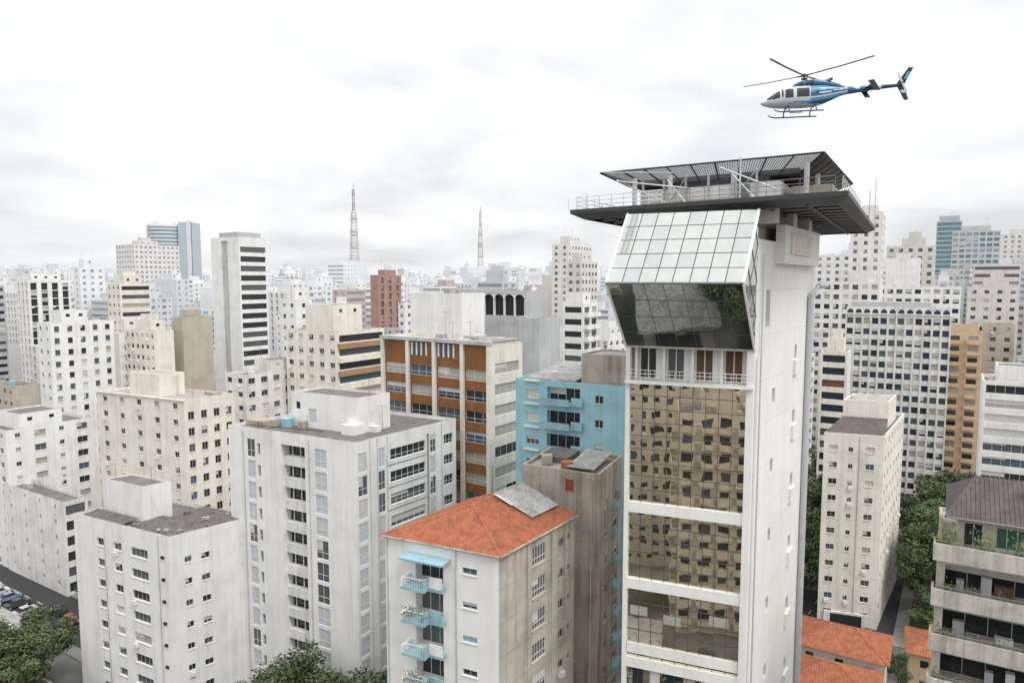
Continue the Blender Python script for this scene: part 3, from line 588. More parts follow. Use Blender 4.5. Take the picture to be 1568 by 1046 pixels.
for i_ in range(12): a_ = T0.lerp(p0, .03+i_*.05)+(T1-T0)*.05+nn*3; mb.tube(a_, a_+(T1-T0)*.04, .015, .015, 3, GSTEEL)
dn, dl, dr = Vector((23.8, 50)), Vector((5.25, 63.8)), Vector((43.3, 84)); df = dl+dr-dn
def D(s, t): return dn+(dl-dn)*s+(dr-dn)*t
mb.pr([tuple(dl), tuple(dn), tuple(dr), tuple(df)], 66.0, 66.35, DSTEEL)
ring = [dl, dn, dr, df]
cen = (dl+dr)/2
for i in range(4):
    a_, b_ = ring[i], ring[(i+1) % 4]; ai, bi = a_.lerp(cen, .07), b_.lerp(cen, .07)
    mb.poly([(*a_, 66.0), (*b_, 66.0), (*bi, 65.55), (*ai, 65.55)], DSTEEL)
for k in range(1, 14): t = k/14; a_, b_ = D(.04, t), D(.96, t); mb.tube((*a_, 65.75), (*b_, 65.75), .12, .12, 4, GSTEEL)
for k in range(1, 8): s_ = k/8; a_, b_ = D(s_, .03), D(s_, .97); mb.tube((*a_, 65.62), (*b_, 65.62), .16, .16, 4, DSTEEL)
def rail(a_, b_, z, h, m, n, nr=3, r=.03):
    for i in range(n+1): p = a_.lerp(b_, i/n); mb.tube((*p, z), (*p, z+h), r, r, 4, m, False)
    for j in range(nr): zz = z+h*(j+1)/nr; mb.tube((*a_, zz), (*b_, zz), r, r, 4, m)
rail(D(.98, .01), D(.62, .01), 66.35, 1.15, FRAMEW, 7, 3, .04); rail(D(.62, .01), D(.04, .01), 66.35, 1.15, GSTEEL, 11, 3, .025)
rail(D(.02, .02), D(.02, .5), 66.35, 1.15, FRAMEW, 12, 3, .03); rail(D(.98, .02), D(.98, .5), 66.35, 1.15, FRAMEW, 10, 3, .035)
q = [D(.80, .16), D(.25, .16), D(.25, .5), D(.80, .5)]; mb.pr([tuple(x) for x in q], 66.4, 68.3, WHITE2)
q = [D(.72, .2), D(.3, .2), D(.3, .5), D(.72, .5)]; mb.pr([tuple(x) for x in q], 68.3, 69.0, DSTEEL)
ff = Face(D(.8, .16), D(.25, .16))
for i in range(6): ff.box(mb, .3+i*2.1, .42+i*2.1, 66.4, 69.2, .05, .35, GREYW)
ff.box(mb, 1, 9, 67.2, 67.9, .003, .05, CREAM); ff.box(mb, 9.2, 10.2, 66.4, 68.2, .003, .06, GSTEEL)
q = [D(.22, .2), D(.08, .2), D(.08, .45), D(.22, .45)]; mb.pr([tuple(x) for x in q], 66.4, 67.9, CONC)
for s_, t_ in ((.15, .12), (.4, .12), (.65, .12), (.8, .12), (.15, .5), (.5, .5), (.8, .5), (.15, .3)): p = D(s_, t_); mb.tube((*p, 66.35), (*p, 69.3), .22, .22, 8, GREYW)
for s_ in (.3, .55): mb.tube((*D(s_, .06), 66.4), (*D(s_+.1, .1), 68.8), .06, .06, 6, ALU); mb.tube((*D(s_, .06), 68.8), (*D(s_+.1, .1), 66.5), .05, .05, 6, ALU)
hn, hl, hr = Vector((24.9, 56.7)), Vector((8.4, 67.6)), Vector((36.1, 75)); hc = (hl+hr)/2; hf = hl+hr-hn
HR = [hl, hn, hr, hf]; HI = [p.lerp(hc, .22) for p in HR]
mb.pr([tuple(p) for p in HI], 69.0, 69.45, DSTEEL)
mb.poly([(*p, 69.47) for p in HI], wall('helipad_paint', (.12, .16, .13), .4))
for k in range(1, 7): mb.tube((*HI[0].lerp(HI[3], k/7), 68.85), (*HI[1].lerp(HI[2], k/7), 68.85), .14, .14, 4, GSTEEL)
for i in (0, 1, 2, 3):
    a_, b_ = HR[i], HR[(i+1) % 4]; ai, bi = HI[i], HI[(i+1) % 4]; n = 9
    A0, B0, A1, B1 = Vector((*ai, 69.0)), Vector((*bi, 69.0)), Vector((*a_, 70.2)), Vector((*b_, 70.2))
    for k in range(n+1): mb.tube(A0.lerp(B0, k/n), A1.lerp(B1, k/n), .09, .09, 4, DSTEEL)
    for k in range(n*10+1): mb.tube(A0.lerp(B0, k/n/10), A1.lerp(B1, k/n/10), .03, .03, 3, MSTEEL, False)
    for k in range(20): mb.tube(A0.lerp(A1, k/19), B0.lerp(B1, k/19), .03 if k % 19 else .09, .03 if k % 19 else .09, 3, MSTEEL if k % 19 else DSTEEL, False)
for a_, b_, r in (((6.8, 64.5, 66.4), (6.8, 64.5, 67.9), .04), ((9.0, 60.9, 68.5), (15.0, 58.2, 67.5), .07), ((9.0, 60.9, 68.6), (13, 59.5, 66.5), .05), ((17.9, 55.6, 66.4), (17.9, 55.6, 69.6), .07), ((20.2, 54.2, 67.0), (17.0, 58, 69.2), .08),
                  ((8.5, 66.0, 70.0), (14, 61.5, 69.3), .05), ((5.1, 63.8, 66.3), (5.1, 63.8, 67.3), .03), ((43, 83.6, 66.3), (43, 83.6, 72), .05), ((38, 75, 66.3), (38, 75, 69.5), .05)):
    mb.tube(a_, b_, r, r, 6, ALU)
mb.build('helipad_tower')

# ------------------------------------------------------------------ helicopter
HW = plain('heli_white', (.60, .66, .70), .25); HB = plain('heli_blue', (.02, .11, .22), .25); HLB = plain('heli_light_blue', (.12, .34, .52), .25)
HD = plain('heli_dark', (.02, .035, .055), .3); HG = plain('heli_window', (.03, .035, .038), .08)
def loft(mb, secs, n, fn, e=2.4, sub=5):
    rs = []
    for i in range(len(secs)-1):
        for k in range(sub):
            t = k/sub; P = [secs[max(i-1, 0)], secs[i], secs[i+1], secs[min(i+2, len(secs)-1)]]
            rs.append([.5*((2*P[1][j])+(-P[0][j]+P[2][j])*t+(2*P[0][j]-5*P[1][j]+4*P[2][j]-P[3][j])*t*t+(-P[0][j]+3*P[1][j]-3*P[2][j]+P[3][j])*t**3) if j else P[1][0]+(P[2][0]-P[1][0])*t for j in range(4)])
    rs.append(list(secs[-1])); b = len(mb.v)
    for (x, zb, zt_, w) in rs:
        for k in range(n):
            a = 2*math.pi*k/n; c, s = math.cos(a), math.sin(a)
            mb.v.append((x, w*math.copysign(abs(c)**(2/e), c), (zb+zt_)/2+(zt_-zb)/2*math.copysign(abs(s)**(2/e), s)))
    for i in range(len(rs)-1):
        for k in range(n):
            j = (k+1) % n; q = (b+i*n+k, b+i*n+j, b+(i+1)*n+j, b+(i+1)*n+k); c = [sum(mb.v[t][m] for t in q)/4 for m in range(3)]
            mb.f.append(q); mb.m.append(mb.mat(fn(*c)))
    mb.f.append(tuple(b+k for k in range(n))); mb.m.append(mb.mat(fn(*mb.v[b]))); mb.f.append(tuple(b+(len(rs)-1)*n+k for k in range(n))); mb.m.append(mb.mat(fn(*mb.v[-1])))
def hcol(x, y, z):
    if x > 1.72 and z > 1.18 and x < 2.95 and z > 1.05+(.25*(2.9-x)) and abs(y) > .05 and not (1.9 < x < 2.0) and z < 2.02: return HG
    if 1.0 < x < 1.62 and 1.25 < z < 1.96: return HG
    if -.25 < x < .7 and 1.28 < z < 1.96: return HG
    s = .62+.16*math.sin(1.1*x+.8)
    if x < 2.6 and z < s+.02: return HW
    w1 = 1.02-.18*x
    if x < .1 and w1 < z < w1+.12: return HW
    if x < -1.0 and w1+.26 < z < w1+.34: return HW
    if x < -.35 and z > .75: return HLB if w1-.25 < z < w1+.06 or z > w1+.5 else HB
    if x < 1.3 and .72 < z < .95-.08*x: return HLB
    return HW
root = bpy.data.objects.new('helicopter', None); sc.collection.objects.link(root)
mb = MB(); loft(mb, [(3.45, 1.0, 1.06, .05), (3.22, .84, 1.22, .28), (2.75, .70, 1.5, .5), (2.2, .60, 1.86, .64), (1.6, .56, 2.12, .74), (.8, .54, 2.25, .78), (0, .54, 2.28, .78), (-.8, .6, 2.28, .74), (-1.5, .78, 2.25, .62), (-2.1, 1.02, 2.18, .46), (-2.7, 1.28, 2.1, .32), (-3.3, 1.45, 2.06, .24)], 48, hcol, sub=9)
mb.build('fuselage', True, root)
def ccol(x, y, z): return HD if (-.6 < x < -.1 and abs(y) > .3) or (.2 < x < .5 and z < 2.5) else (HLB if z > 2.55 else HB)
mb = MB(); loft(mb, [(1.1, 2.1, 2.2, .15), (.7, 2.0, 2.5, .38), (.1, 2.0, 2.7, .45), (-.8, 2.0, 2.74, .46), (-1.7, 1.95, 2.64, .4), (-2.5, 1.9, 2.4, .28), (-3.1, 1.9, 2.12, .14)], 24, ccol, sub=6)
mb.tube((-1.5, .25, 2.5), (-2.1, .36, 2.68), .12, .13, 10, GSTEEL); mb.tube((-1.5, -.25, 2.5), (-2.1, -.36, 2.68), .12, .13, 10, GSTEEL); mb.build('engine_cowling', True, root)
mb = MB(); loft(mb, [(-3.2, 1.45, 2.06, .24), (-5, 1.66, 2.06, .18), (-7.2, 1.84, 2.1, .12), (-7.6, 1.9, 2.06, .06)], 16, lambda x, y, z: HD if x < -6.2 else (HW if (-4.3 < x < -3.7 and z > 1.85) or (-5.9 < x < -5.6) else HB), sub=10); mb.build('tail_boom', True, root)
mb = MB()
def fin(pts, t, m, ax=1):
    a = [Vector(p) for p in pts]; o = Vector((0, t, 0)) if ax == 1 else Vector((0, 0, t)); mb.hexa([p-o for p in a]+[p+o for p in a], m)
fin([(-7.0, 0, 2.0), (-7.65, 0, 2.0), (-8.3, 0, 3.3), (-7.95, 0, 3.35)], .05, HD); fin([(-7.15, 0, 1.9), (-7.65, 0, 1.9), (-8.0, 0, .8), (-7.7, 0, .8)], .05, HD)
fin([(-7.62, .0, 2.45), (-7.88, 0, 2.45), (-8.12, 0, 3.0), (-7.85, 0, 3.0)], .056, HLB); fin([(-7.36, 0, 1.6), (-7.7, 0, 1.6), (-7.78, 0, 1.35), (-7.46, 0, 1.35)], .056, HW)
fin([(-4.7, -1.15, 1.86), (-5.25, -1.15, 1.86), (-5.25, 1.15, 1.86), (-4.7, 1.15, 1.86)], .035, HD, 2)
for y in (-1.15, 1.15): fin([(-4.55, y, 2.2), (-5.0, y, 2.25), (-5.5, y, 1.4), (-5.1, y, 1.4)], .03, HD)
mb.build('tail_fins', False, root)
mb = MB(); mb.tube((-7.4, .1, 2.1), (-7.4, .35, 2.1), .08, .08, 8, GSTEEL)
for a in (65, 245): c, s = math.cos(math.radians(a)), math.sin(math.radians(a)); fin([(-7.4-s*.07, .33, 2.1+c*.07), (-7.4+s*.07, .33, 2.1-c*.07), (-7.4+c*.85+s*.07, .33, 2.1+s*.85-c*.07), (-7.4+c*.85-s*.07, .33, 2.1+s*.85+c*.07)], .012, ALU)
mb.build('tail_rotor', False, root)
mb = MB()
for y in (-1.1, 1.1):
    mb.tube((2.0, y, .05), (-1.3, y, .05), .055, .055, 8, HD); mb.tube((2.0, y, .05), (2.4, y, .14), .055, .05, 8, HD); mb.tube((2.4, y, .14), (2.6, y, .3), .05, .03, 8, HD)
    for x in (1.35, -.75):
        mb.tube((x, y, .06), (x, y*.82, .42), .05, .05, 8, HD); mb.tube((x, y*.82, .42), (x, y*.5, .62), .05, .05, 8, HD)
    mb.tube((.9, y*.8, .38), (-.1, y*.8, .38), .035, .035, 6, HD)
for x in (1.35, -.75): mb.tube((x, -.55, .6), (x, .55, .6), .06, .06, 8, HD)
mb.tube((1.5, .2, .55), (1.3, .2, .3), .02, .02, 5, HD); mb.build('landing_skids', False, root)
mb = MB(); mb.tube((0, 0, 2.65), (0, 0, 3.15), .09, .07, 10, GSTEEL); mb.tube((0, 0, 3.05), (0, 0, 3.2), .24, .2, 12, HD); mb.tube((0, 0, 3.2), (0, 0, 3.3), .12, .05, 10, HD); mb.tube((0, 0, 2.8), (0, 0, 2.88), .26, .26, 12, HD)
for a in (20, 140, 260): c, s = math.cos(math.radians(a)), math.sin(math.radians(a)); mb.tube((c*.24, s*.24, 2.85), (c*.3, s*.3, 3.1), .02, .02, 5, GSTEEL)
for a in (-40, 50, 140, 230):
    c, s = math.cos(math.radians(a)), math.sin(math.radians(a)); P = lambda r, w, z: Vector((c*r-s*w, s*r+c*w, z))
    mb.tube(P(.2, 0, 3.12), P(.7, 0, 3.13), .07, .05, 8, HD)
    prev = None
    for r, w, z in ((.65, .08, 3.13), (1.1, .11, 3.15), (3, .11, 3.22), (5.5, .11, 3.38)):
        cur = [P(r, -w, z-.015), P(r, w, z-.025), P(r, w, z), P(r, -w, z+.012)]
        if prev: mb.hexa([prev[0], prev[1], cur[1], cur[0], prev[3], prev[2], cur[2], cur[3]], HD)
        prev = cur
mb.build('main_rotor', False, root)
root.location = (22.85, 56, 72.95); root.scale = (.95, .95, .95); root.rotation_euler = (math.radians(0), math.radians(.5), math.radians(171))

# ------------------------------------------------------------------ broadcast towers
def lattice(name, x, y, z0, z1, w0, w1):
    mb = MB(); RD = plain('tower_faded_red', (.40, .30, .29), .6); WT = plain('tower_pale', (.5, .5, .51), .6); n = 22
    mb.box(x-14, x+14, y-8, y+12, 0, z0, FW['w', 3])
    def c(k, i): t = k/n; w = (w0*(1-t)+w1*t) if t < .7 else w1*.8; return Vector((x+(-1, 1, 1, -1)[i]*w/2, y+(-1, -1, 1, 1)[i]*w/2, z0+(z1-z0)*t))
    for k in range(n):
        m = RD if (k//2) % 2 == 0 else WT
        for i in range(4):
            mb.tube(c(k, i), c(k+1, i), .36, .36, 4, m, False); mb.tube(c(k, i), c(k+1, (i+1) % 4), .17, .17, 3, m, False); mb.tube(c(k, i), c(k, (i+1) % 4), .18, .18, 3, m, False)
    for k in (4, 8, 9, 13): mb.box(x-w1*.8, x+w1*.8, y-w1*.8, y+w1*.8, z0+(z1-z0)*k/n, z0+(z1-z0)*k/n+1.2, WT)
    mb.tube((x, y, z1), (x, y, z1+8), .5, .3, 5, RD); mb.build(name)
lattice('broadcast_tower', -202, 900, 84, 175, 10, 3); HERO.append((-202, 900, 22))
lattice('broadcast_tower', -42.7, 950, 78, 152, 7, 2.6); HERO.append((-42.7, 950, 22))

# ------------------------------------------------------------------ distant city
ph = math.radians(32); AX = (math.sin(ph), math.cos(ph)); BX = (-math.cos(ph), math.sin(ph)); cnt = 0
def free(x, y, r): return all((x-h[0])**2+(y-h[1])**2 > (h[2]+r)**2 for h in HERO)
sp = 30
for i in range(-66, 78):
    for j in range(-20, 66):
        x = i*sp*-BX[0]+j*sp*AX[0]+R.uniform(-6, 6); y = -i*sp*BX[1]+j*sp*AX[1]+R.uniform(-6, 6)
        if y < 185 or y > 1300 or abs(x) > y*.80+30: continue
        if y > 600 and R.random() < .45: continue
        a, b = R.uniform(8, 17), R.uniform(8, 17)
        if not free(x, y, 7.5): continue
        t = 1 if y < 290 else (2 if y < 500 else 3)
        u = x/y
        if y < 300: z1 = R.uniform(32, 51)
        elif y < 500: z1 = R.choice([R.uniform(42, 57), R.uniform(50, 62)])
        else: z1 = R.uniform(44, 59)+R.random()**3*.026*y
        if R.random() < .04: z1 += .012*y
        if u > .42 and y > 260: z1 += .02*y*R.random()+.01*y
        z1 = min(z1, 94)
        c = R.choice('wwwwwwwwwwwccccbbtggggpd' + ('ro' if R.random() < .3 else 'ww') + ('s' if t > 1 else 'w'))
        k = R.random(); pit = R.choice([2.9, 3.0, 3.1])
        s1 = R.choice([('p', R.uniform(2.4, 3.6), R.uniform(1.1, 1.7), 1.3, pit), ('mix', 2.6, 1.9, 1.4, pit), ('band', 1.35, pit), ('fin', R.uniform(2.4, 3.4), 1.4, 2.3, pit), ('blank',)])
        s2 = R.choice([('p', R.uniform(2.4, 3.6), R.uniform(1.1, 1.7), 1.3, pit), ('mix', 3, 2.2, 1.4, pit), ('band', 1.35, pit), ('p', 4, 3, 1.6, pit, {'balc': 1})])
        if t == 3: # no small window fittings at this range
            s1 = s1+({},) if len(s1) == 5 else s1; s2 = s2+({},) if len(s2) == 5 else s2
        if k > .85: s1 = ('blank',)
        pn = (R.uniform(.05, .3), R.uniform(.6, .95), R.uniform(.05, .3), R.uniform(.5, .9), R.uniform(2, 6)) if R.random() < .8 else None
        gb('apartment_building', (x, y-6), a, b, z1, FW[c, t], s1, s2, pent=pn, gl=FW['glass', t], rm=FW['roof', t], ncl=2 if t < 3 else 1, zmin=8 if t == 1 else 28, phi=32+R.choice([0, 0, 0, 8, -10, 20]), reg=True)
        cnt += 1
# ------------------------------------------------------------------ buildings below and behind the viewpoint (mirrored by the glass tower)
for (x, y, a, b, z1, w, st) in ((-30, -60, 18, 16, 58, WHITE, ('p', 3.2, 1.8, 1.3, 3, {'balc': 1})), (-66, -30, 16, 14, 50, WHITE, ('p', 3, 1.6, 1.4, 3)), (-8, -85, 16, 14, 66, CREAM, ('band', 1.4, 3)),
                                (-55, -95, 22, 14, 72, WHITE, ('mix', 3, 2, 1.5, 3)), (-95, -70, 20, 16, 60, GREYW, ('p', 3, 1.5, 1.4, 3)), (-90, -10, 16, 18, 44, WHITE, ('p', 3.4, 2, 1.4, 3, {'balc': 1})), (36, -90, 18, 14, 54, TAN, ('p', 3, 1.5, 1.4, 3)),
                                (-120, 20, 18, 18, 48, WHITE, ('p', 3, 1.5, 1.4, 3)), (-25, -130, 22, 16, 80, CREAM, ('p', 3, 1.5, 1.4, 3)), (70, -40, 18, 18, 46, WHITE, ('p', 3, 1.5, 1.4, 3)),
                                (-14, -14, 12, 14, 38, BEIGE, ('p', 2.4, 1.6, 1.4, 3, {'balc': 1})), (8, -22, 14, 14, 44, CREAM, ('mix', 2.4, 1.8, 1.4, 3)), (-34, 2, 12, 12, 31, WHITE, ('band', 1.3, 3)), (-36, -32, 16, 14, 46, BEIGE, ('p', 2.4, 1.5, 1.4, 3))):
    gb('apartment_building', (x, y), a, b, z1, w, st, st, gl=GDARK, pent=(.2, .7, .2, .7, 3))

# ------------------------------------------------------------------ ground, street, houses
def gmat():
    m, nt, b = newmat('city_ground'); N_ = nt.nodes; K = nt.links; g = N_.new('ShaderNodeNewGeometry')
    n = N_.new('ShaderNodeTexNoise'); n.inputs['Scale'].default_value = .06; n.inputs['Detail'].default_value = 8; K.new(g.outputs['Position'], n.inputs['Vector'])
    r = N_.new('ShaderNodeValToRGB'); r.color_ramp.elements[0].position = .42; r.color_ramp.elements[0].color = (.045, .06, .03, 1); r.color_ramp.elements[1].position = .56; r.color_ramp.elements[1].color = (.17, .165, .155, 1)
    K.new(n.outputs['Fac'], r.inputs[0]); K.new(r.outputs[0], b.inputs['Base Color']); b.inputs['Roughness'].default_value = .95; return m
mb = MB(); mb.poly([(-6000, -6000, 0), (6000, -6000, 0), (6000, 9000, 0), (-6000, 9000, 0)], gmat()); mb.build('ground')
ASPH = wall('asphalt', (.055, .055, .057), .4); PAVE = wall('pavement', (.26, .25, .24), .5, scale=2); PAINT = plain('road_paint', (.7, .7, .68), .6)
def road(P, Q, w, zo=0, name='street'):
    mb = MB(); f = Face(P, Q); z = .004+zo
    mb.poly([f.p(0, z, -w/2), f.p(f.L, z, -w/2), f.p(f.L, z, w/2), f.p(0, z, w/2)], ASPH)
    f.box(mb, 0, f.L, 0, .14+zo, w/2, w/2+2, PAVE); f.box(mb, 0, f.L, 0, .14+zo, -w/2-2, -w/2, PAVE)
    u = 0
    while u < f.L: mb.poly([f.p(u, z+.004, -.06), f.p(u+2, z+.004, -.06), f.p(u+2, z+.004, .06), f.p(u, z+.004, .06)], PAINT); u += 5
    mb.build(name)
road((-140, 158), (-50, 101.5), 9); road((46, 90), (86, 152), 6, .01); road((-20, 20), (60, 130), 7, .02)
def house(x, y, a, b, h, yaw, wm, tm):
    mb = MB(); c, s = math.cos(yaw), math.sin(yaw); P = lambda u, v: (x+u*c-v*s, y+u*s+v*c)
    q = [P(-a, -b), P(a, -b), P(a, b), P(-a, b)]
    for i in range(4):
        f = Face(q[i], q[(i+1) % 4]); facade(mb, f, 0, h, stylecols(f, 0, h, ('p', 3, 1.1, 1.2, 2.9), GDARK), wm)
    e = [(*P(-a-.5, -b-.5), h), (*P(a+.5, -b-.5), h), (*P(a+.5, b+.5), h), (*P(-a-.5, b+.5), h)]; k = min(a, b)
    r0, r1 = (*P(-a+k, 0), h+k*.5), (*P(a-k+.01, 0), h+k*.5)
    ribroof(mb, e[0], e[1], r0, r1, tm, .32); ribroof(mb, e[2], e[3], r1, r0, tm, .32); ribroof(mb, e[1], e[2], r1, r1, tm, .32); ribroof(mb, e[3], e[0], r0, r0, tm, .32)
    for a_, b_ in ((e[0], r0), (e[1], r1), (e[2], r1), (e[3], r0), (r0, r1)): mb.tube(a_, b_, .12, .12, 6, tm)
    mb.poly([(p[0], p[1], h-.02) for p in e], WHITE2); mb.build('tile_roofed_house'); HERO.append((x, y, max(a, b)))
house(50, 101, 6, 4.5, 6, -.55, CREAM, TERR); house(44, 92, 6, 5, 5, -.5, WHITE2, TERR); house(64, 100, 4, 4, 5.5, -.5, ORANW, TERR); house(72, 106, 4.5, 3.5, 5, -.5, WHITE2, TERR); house(84, 122, 5, 4, 5, -.5, BEIGE, TERR)
house(-100, 120, 6, 5, 5, -.55, WHITE2, FIBRE); house(-86, 108, 8, 5, 4, -.55, CONC, FIBRE); house(-72, 88, 6, 5, 5, -.55, WHITE2, TERR)
for i in range(-8, 9):
    for j in range(-9, 14):
        x, y = i*17+R.uniform(-2, 2), j*15+R.uniform(-2, 2)
        if not free(x, y, 8) or math.hypot(x, y) < 9 or (y > 90 and R.random() < .5) or (x > 48 and 88 < y < 140) or (x < -60 and 85 < y < 150): continue
        house(x, y, R.uniform(4, 6), R.uniform(3.5, 5), R.choice([3.2, 5.8, 6]), -.55, R.choice([WHITE2, CREAM, BEIGE]), R.choice([TERRD, FIBRE, ROOFD, TERRD, FIBRE]) if y < 60 else R.choice([TERR, TERR, FIBRE]))
mb = MB(); f = Face((-110, 121), (-66, 95)); f.box(mb, 0, f.L, 0, 2.6, -.2, 0, WHITE2); f.box(mb, 0, f.L, 2.6, 2.72, -.26, .06, CONC); mb.build('boundary_wall')
mb = MB(); f = Face((55, 108), (74, 101)); f.box(mb, 0, f.L, 0, 2.2, -.2, 0, WHITE2); f.box(mb, 0, f.L, 2.2, 2.3, -.25, .05, CONC); mb.build('garden_wall')
def car(x, y, yaw, col):
    mb = MB(); pm = plain('car_paint_%s' % str(col), col, .25); prof = [(-2.1, .35), (-2.15, .75), (-1.9, .92), (-1.2, .98), (-.6, 1.42), (.7, 1.45), (1.35, 1.0), (2.0, .92), (2.15, .6), (2.1, .35)]
    n = len(prof); w = .85; b = len(mb.v)
    for sgn in (-1, 1):
        for (u, z) in prof: mb.v.append((u, sgn*(w if z < 1.1 else .66), z))
    for i in range(n):
        j = (i+1) % n; mb.f.append((b+i, b+j, b+n+j, b+n+i)); mb.m.append(mb.mat(GD if i in (3, 5) else pm))
    for sgn, o in ((-1, 0), (1, n)):
        mb.f.append((b+o+0, b+o+1, b+o+2, b+o+3, b+o+6, b+o+7, b+o+8, b+o+9)); mb.m.append(mb.mat(pm)); mb.f.append((b+o+3, b+o+4, b+o+5, b+o+6)); mb.m.append(mb.mat(GD))
    for u in (-1.35, 1.35):
        for s_ in (-.86, .68): mb.tube((u, s_, .32), (u, s_+.18, .32), .32, .32, 14, BLACK); mb.tube((u, s_-.01, .32), (u, s_+.19, .32), .17, .17, 8, ALU)
    mb.box(2.08, 2.16, -.7, -.4, .6, .75, FRAMEW); mb.box(2.08, 2.16, .4, .7, .6, .75, FRAMEW)
    o = mb.build('parked_car'); o.location = (x, y, .02); o.rotation_euler = (0, 0, yaw)
for (x, y, yw, c) in ((-95, 126.5, 1.0, (.25, .35, .5)), (-98.5, 128.5, 1.0, (.7, .7, .7)), (-91.5, 124, 1.0, (.08, .08, .09)), (-102, 131, 1.05, (.75, .75, .74)), (-88, 121, 1.0, (.5, .5, .52)), (-88.5, 117, -.55, (.6, .6, .6)), (56, 104, -.6, (.75, .75, .74)), (60, 112.5, 1.0, (.1, .1, .11)), (-78, 118, -.55, (.3, .05, .04))): car(x, y, yw, c)

# ------------------------------------------------------------------ trees
BARK = wall('bark', (.12, .09, .065), .5, scale=4)
LF = [plain('leaf_a', (.055, .085, .03), .6), plain('leaf_b', (.08, .12, .045), .6), plain('leaf_c', (.035, .055, .025), .6), plain('leaf_d', (.11, .15, .06), .6)]
def treemesh(seed, h, cr, nl):
    r = random.Random(seed); mb = MB(); top = Vector((r.uniform(-.4, .4), r.uniform(-.4, .4), h*.5)); mb.tube((0, 0, 0), top, .32, .2, 9, BARK)
    cs = []
    for i in range(26):
        a = r.uniform(0, 6.28); d = cr*math.sqrt(r.random())*.9; z = h*.42+(h*.56)*r.random()*(1-.4*(d/cr)**2)
        c = Vector((d*math.cos(a), d*math.sin(a), z)); cs.append((c, cr*r.uniform(.16, .36), r.choice([0, 0, 1, 1, 2, 3])))
        if i % 2 == 0: m_ = top.lerp(c, .5)+Vector((0, 0, -.4)); mb.tube(top.lerp(Vector((0, 0, 0)), r.uniform(0, .3)), m_, .12, .08, 6, BARK, False); mb.tube(m_, c, .08, .03, 5, BARK, False)
    for _ in range(nl):
        c, rad, k = r.choice(cs); d = Vector((r.gauss(0, 1), r.gauss(0, 1), r.gauss(0, 1))).normalized()
        p = c+Vector((d.x, d.y, d.z*.75))*rad*(.5+.75*r.random()**.8); s = r.uniform(.11, .24)
        a = Vector((r.gauss(0, 1), r.gauss(0, 1), r.gauss(0, .6))).normalized()*s; b_ = a.cross(d+Vector((r.gauss(0, .5), r.gauss(0, .5), .2))).normalized()*s*.7
        mb.poly([p-a, p-b_, p+a, p+b_], LF[k] if r.random() < .75 else r.choice(LF))
    return mb.build('tree')
protos = [treemesh(s, 12, 4.6, 8500) for s in (1, 2, 3)]; meshes = [p.data for p in protos]
TR = [(-70.5, 100, 1.1), (-73.5, 95, 1.0), (-77, 97.5, .75), (-68.5, 93, 1.0), (-27, 83, 1.25), (-29.5, 79.5, .8), (-24.5, 76, .55), (-16.5, 78, 1.25), (-33, 80, .8), (-88, 112, .6), (-76, 124, .7),
      (76, 121, 1.3), (80, 126, 1.45), (84, 131, 1.4), (73, 117.5, 1.0), (88, 137, 1.5), (92, 130, 1.3), (79, 116, 1.0), (70, 111, .8), (58, 139, 1.5), (61, 145, 1.6), (66, 152, 1.6), (55, 128, 1.3), (53, 124, 1.1), (62, 134, 1.3), (98, 150, 1.6), (104, 146, 1.5), (90, 147, 1.5), (68, 97, .45), (57, 98, .4), (78, 102, .6), (72, 112, .6),
      (-30, 20, 1), (20, 30, 1), (-12, 34, 1.1), (8, 40, 1.2), (25, 36, 1), (-20, 44, 1), (14, 24, 1.1), (0, 28, 1.2), (-5, -25, 1), (-60, 10, 1.2), (-48, 140, 1.4), (-10, 118, 1.2), (85, 175, 1.6), (125, 165, 1.8), (5, 18, 1), (30, 45, .9)]
for i, (x, y, s) in enumerate(TR):
    if i < 3: o = protos[i]
    else: o = bpy.data.objects.new('tree', meshes[i % 3]); sc.collection.objects.link(o)
    o.location = (x, y, 0); o.scale = (s, s, s*(1.0+.15*((i*7) % 3-1))); o.rotation_euler = (0, 0, i*1.7)

# ------------------------------------------------------------------ sky and sun
w = bpy.data.worlds.new('World'); sc.world = w; w.use_nodes = True; nt = w.node_tree; NN = nt.nodes; K = nt.links
for n in list(NN): NN.remove(n)
out = NN.new('ShaderNodeOutputWorld'); sky = NN.new('ShaderNodeTexSky'); sky.sky_type = 'NISHITA'; sky.sun_disc = False
sky.sun_elevation = math.radians(52); sky.sun_rotation = math.radians(140)
b1 = NN.new('ShaderNodeBackground'); b1.inputs[1].default_value = .1; K.new(sky.outputs[0], b1.inputs[0])
tc = NN.new('ShaderNodeTexCoord'); sx = NN.new('ShaderNodeSeparateXYZ'); K.new(tc.outputs['Generated'], sx.inputs[0])
def math_(op, a, b=None):
    m = NN.new('ShaderNodeMath'); m.operation = op
    for i, v in enumerate((a, b)):
        if v is None: continue
        if isinstance(v, (int, float)): m.inputs[i].default_value = v
        else: K.new(v, m.inputs[i])
    return m.outputs[0]
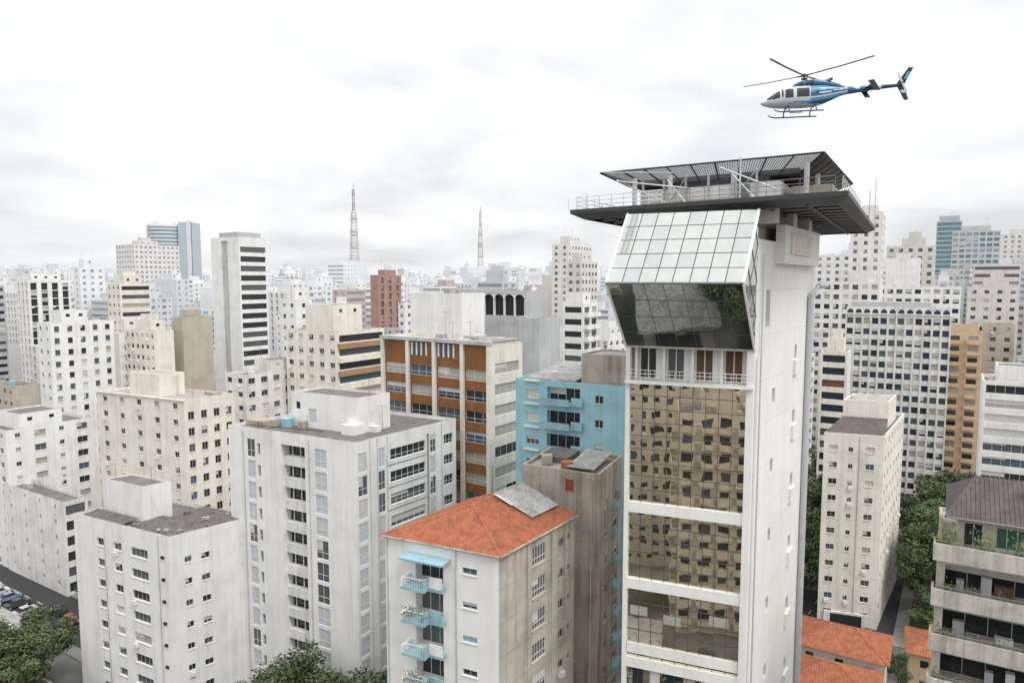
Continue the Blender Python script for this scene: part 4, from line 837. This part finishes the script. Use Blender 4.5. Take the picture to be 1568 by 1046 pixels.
zz = math_('MAXIMUM', sx.outputs[2], 0.0); den = math_('ADD', zz, .24)
cx = NN.new('ShaderNodeCombineXYZ'); K.new(math_('DIVIDE', sx.outputs[0], den), cx.inputs[0]); K.new(math_('DIVIDE', sx.outputs[1], den), cx.inputs[1])
n1 = NN.new('ShaderNodeTexNoise'); n1.inputs['Scale'].default_value = 1.25; n1.inputs['Detail'].default_value = 7; n1.inputs['Roughness'].default_value = .5; n1.inputs['Distortion'].default_value = .2; K.new(cx.outputs[0], n1.inputs['Vector'])
rp = NN.new('ShaderNodeValToRGB'); e = rp.color_ramp.elements; e[0].position = .36; e[0].color = (.76, .775, .80, 1); e[1].position = .62; e[1].color = (1.06, 1.06, 1.07, 1)
x = e.new(.48); x.color = (.91, .92, .935, 1); K.new(n1.outputs['Fac'], rp.inputs[0])
gr = math_('ADD', math_('ADD', math_('MULTIPLY', zz, .40), math_('MULTIPLY', math_('MULTIPLY', zz, zz), 1.0)), .985)
b2 = NN.new('ShaderNodeBackground'); K.new(rp.outputs[0], b2.inputs[0]); K.new(gr, b2.inputs[1])
mx = NN.new('ShaderNodeMixShader'); mx.inputs[0].default_value = .94; K.new(b1.outputs[0], mx.inputs[1]); K.new(b2.outputs[0], mx.inputs[2]); K.new(mx.outputs[0], out.inputs[0])
sd = bpy.data.lights.new('sun', 'SUN'); sd.energy = 1.5; sd.angle = math.radians(18); sd.color = (1, .98, .94); so = bpy.data.objects.new('sun', sd); sc.collection.objects.link(so)
az = math.radians(140); el = math.radians(52); dv = Vector((math.sin(az)*math.cos(el), math.cos(az)*math.cos(el), math.sin(el))); so.rotation_euler = dv.to_track_quat('Z', 'Y').to_euler()
# ------------------------------------------------------------------ camera
cd = bpy.data.cameras.new('camera'); cd.lens = 24.5; cd.sensor_width = 36; cd.clip_end = 12000; cd.clip_start = .1; co = bpy.data.objects.new('camera', cd); sc.collection.objects.link(co)
co.location = (0, 0, 60); co.rotation_euler = (math.radians(85), 0, 0); sc.camera = co
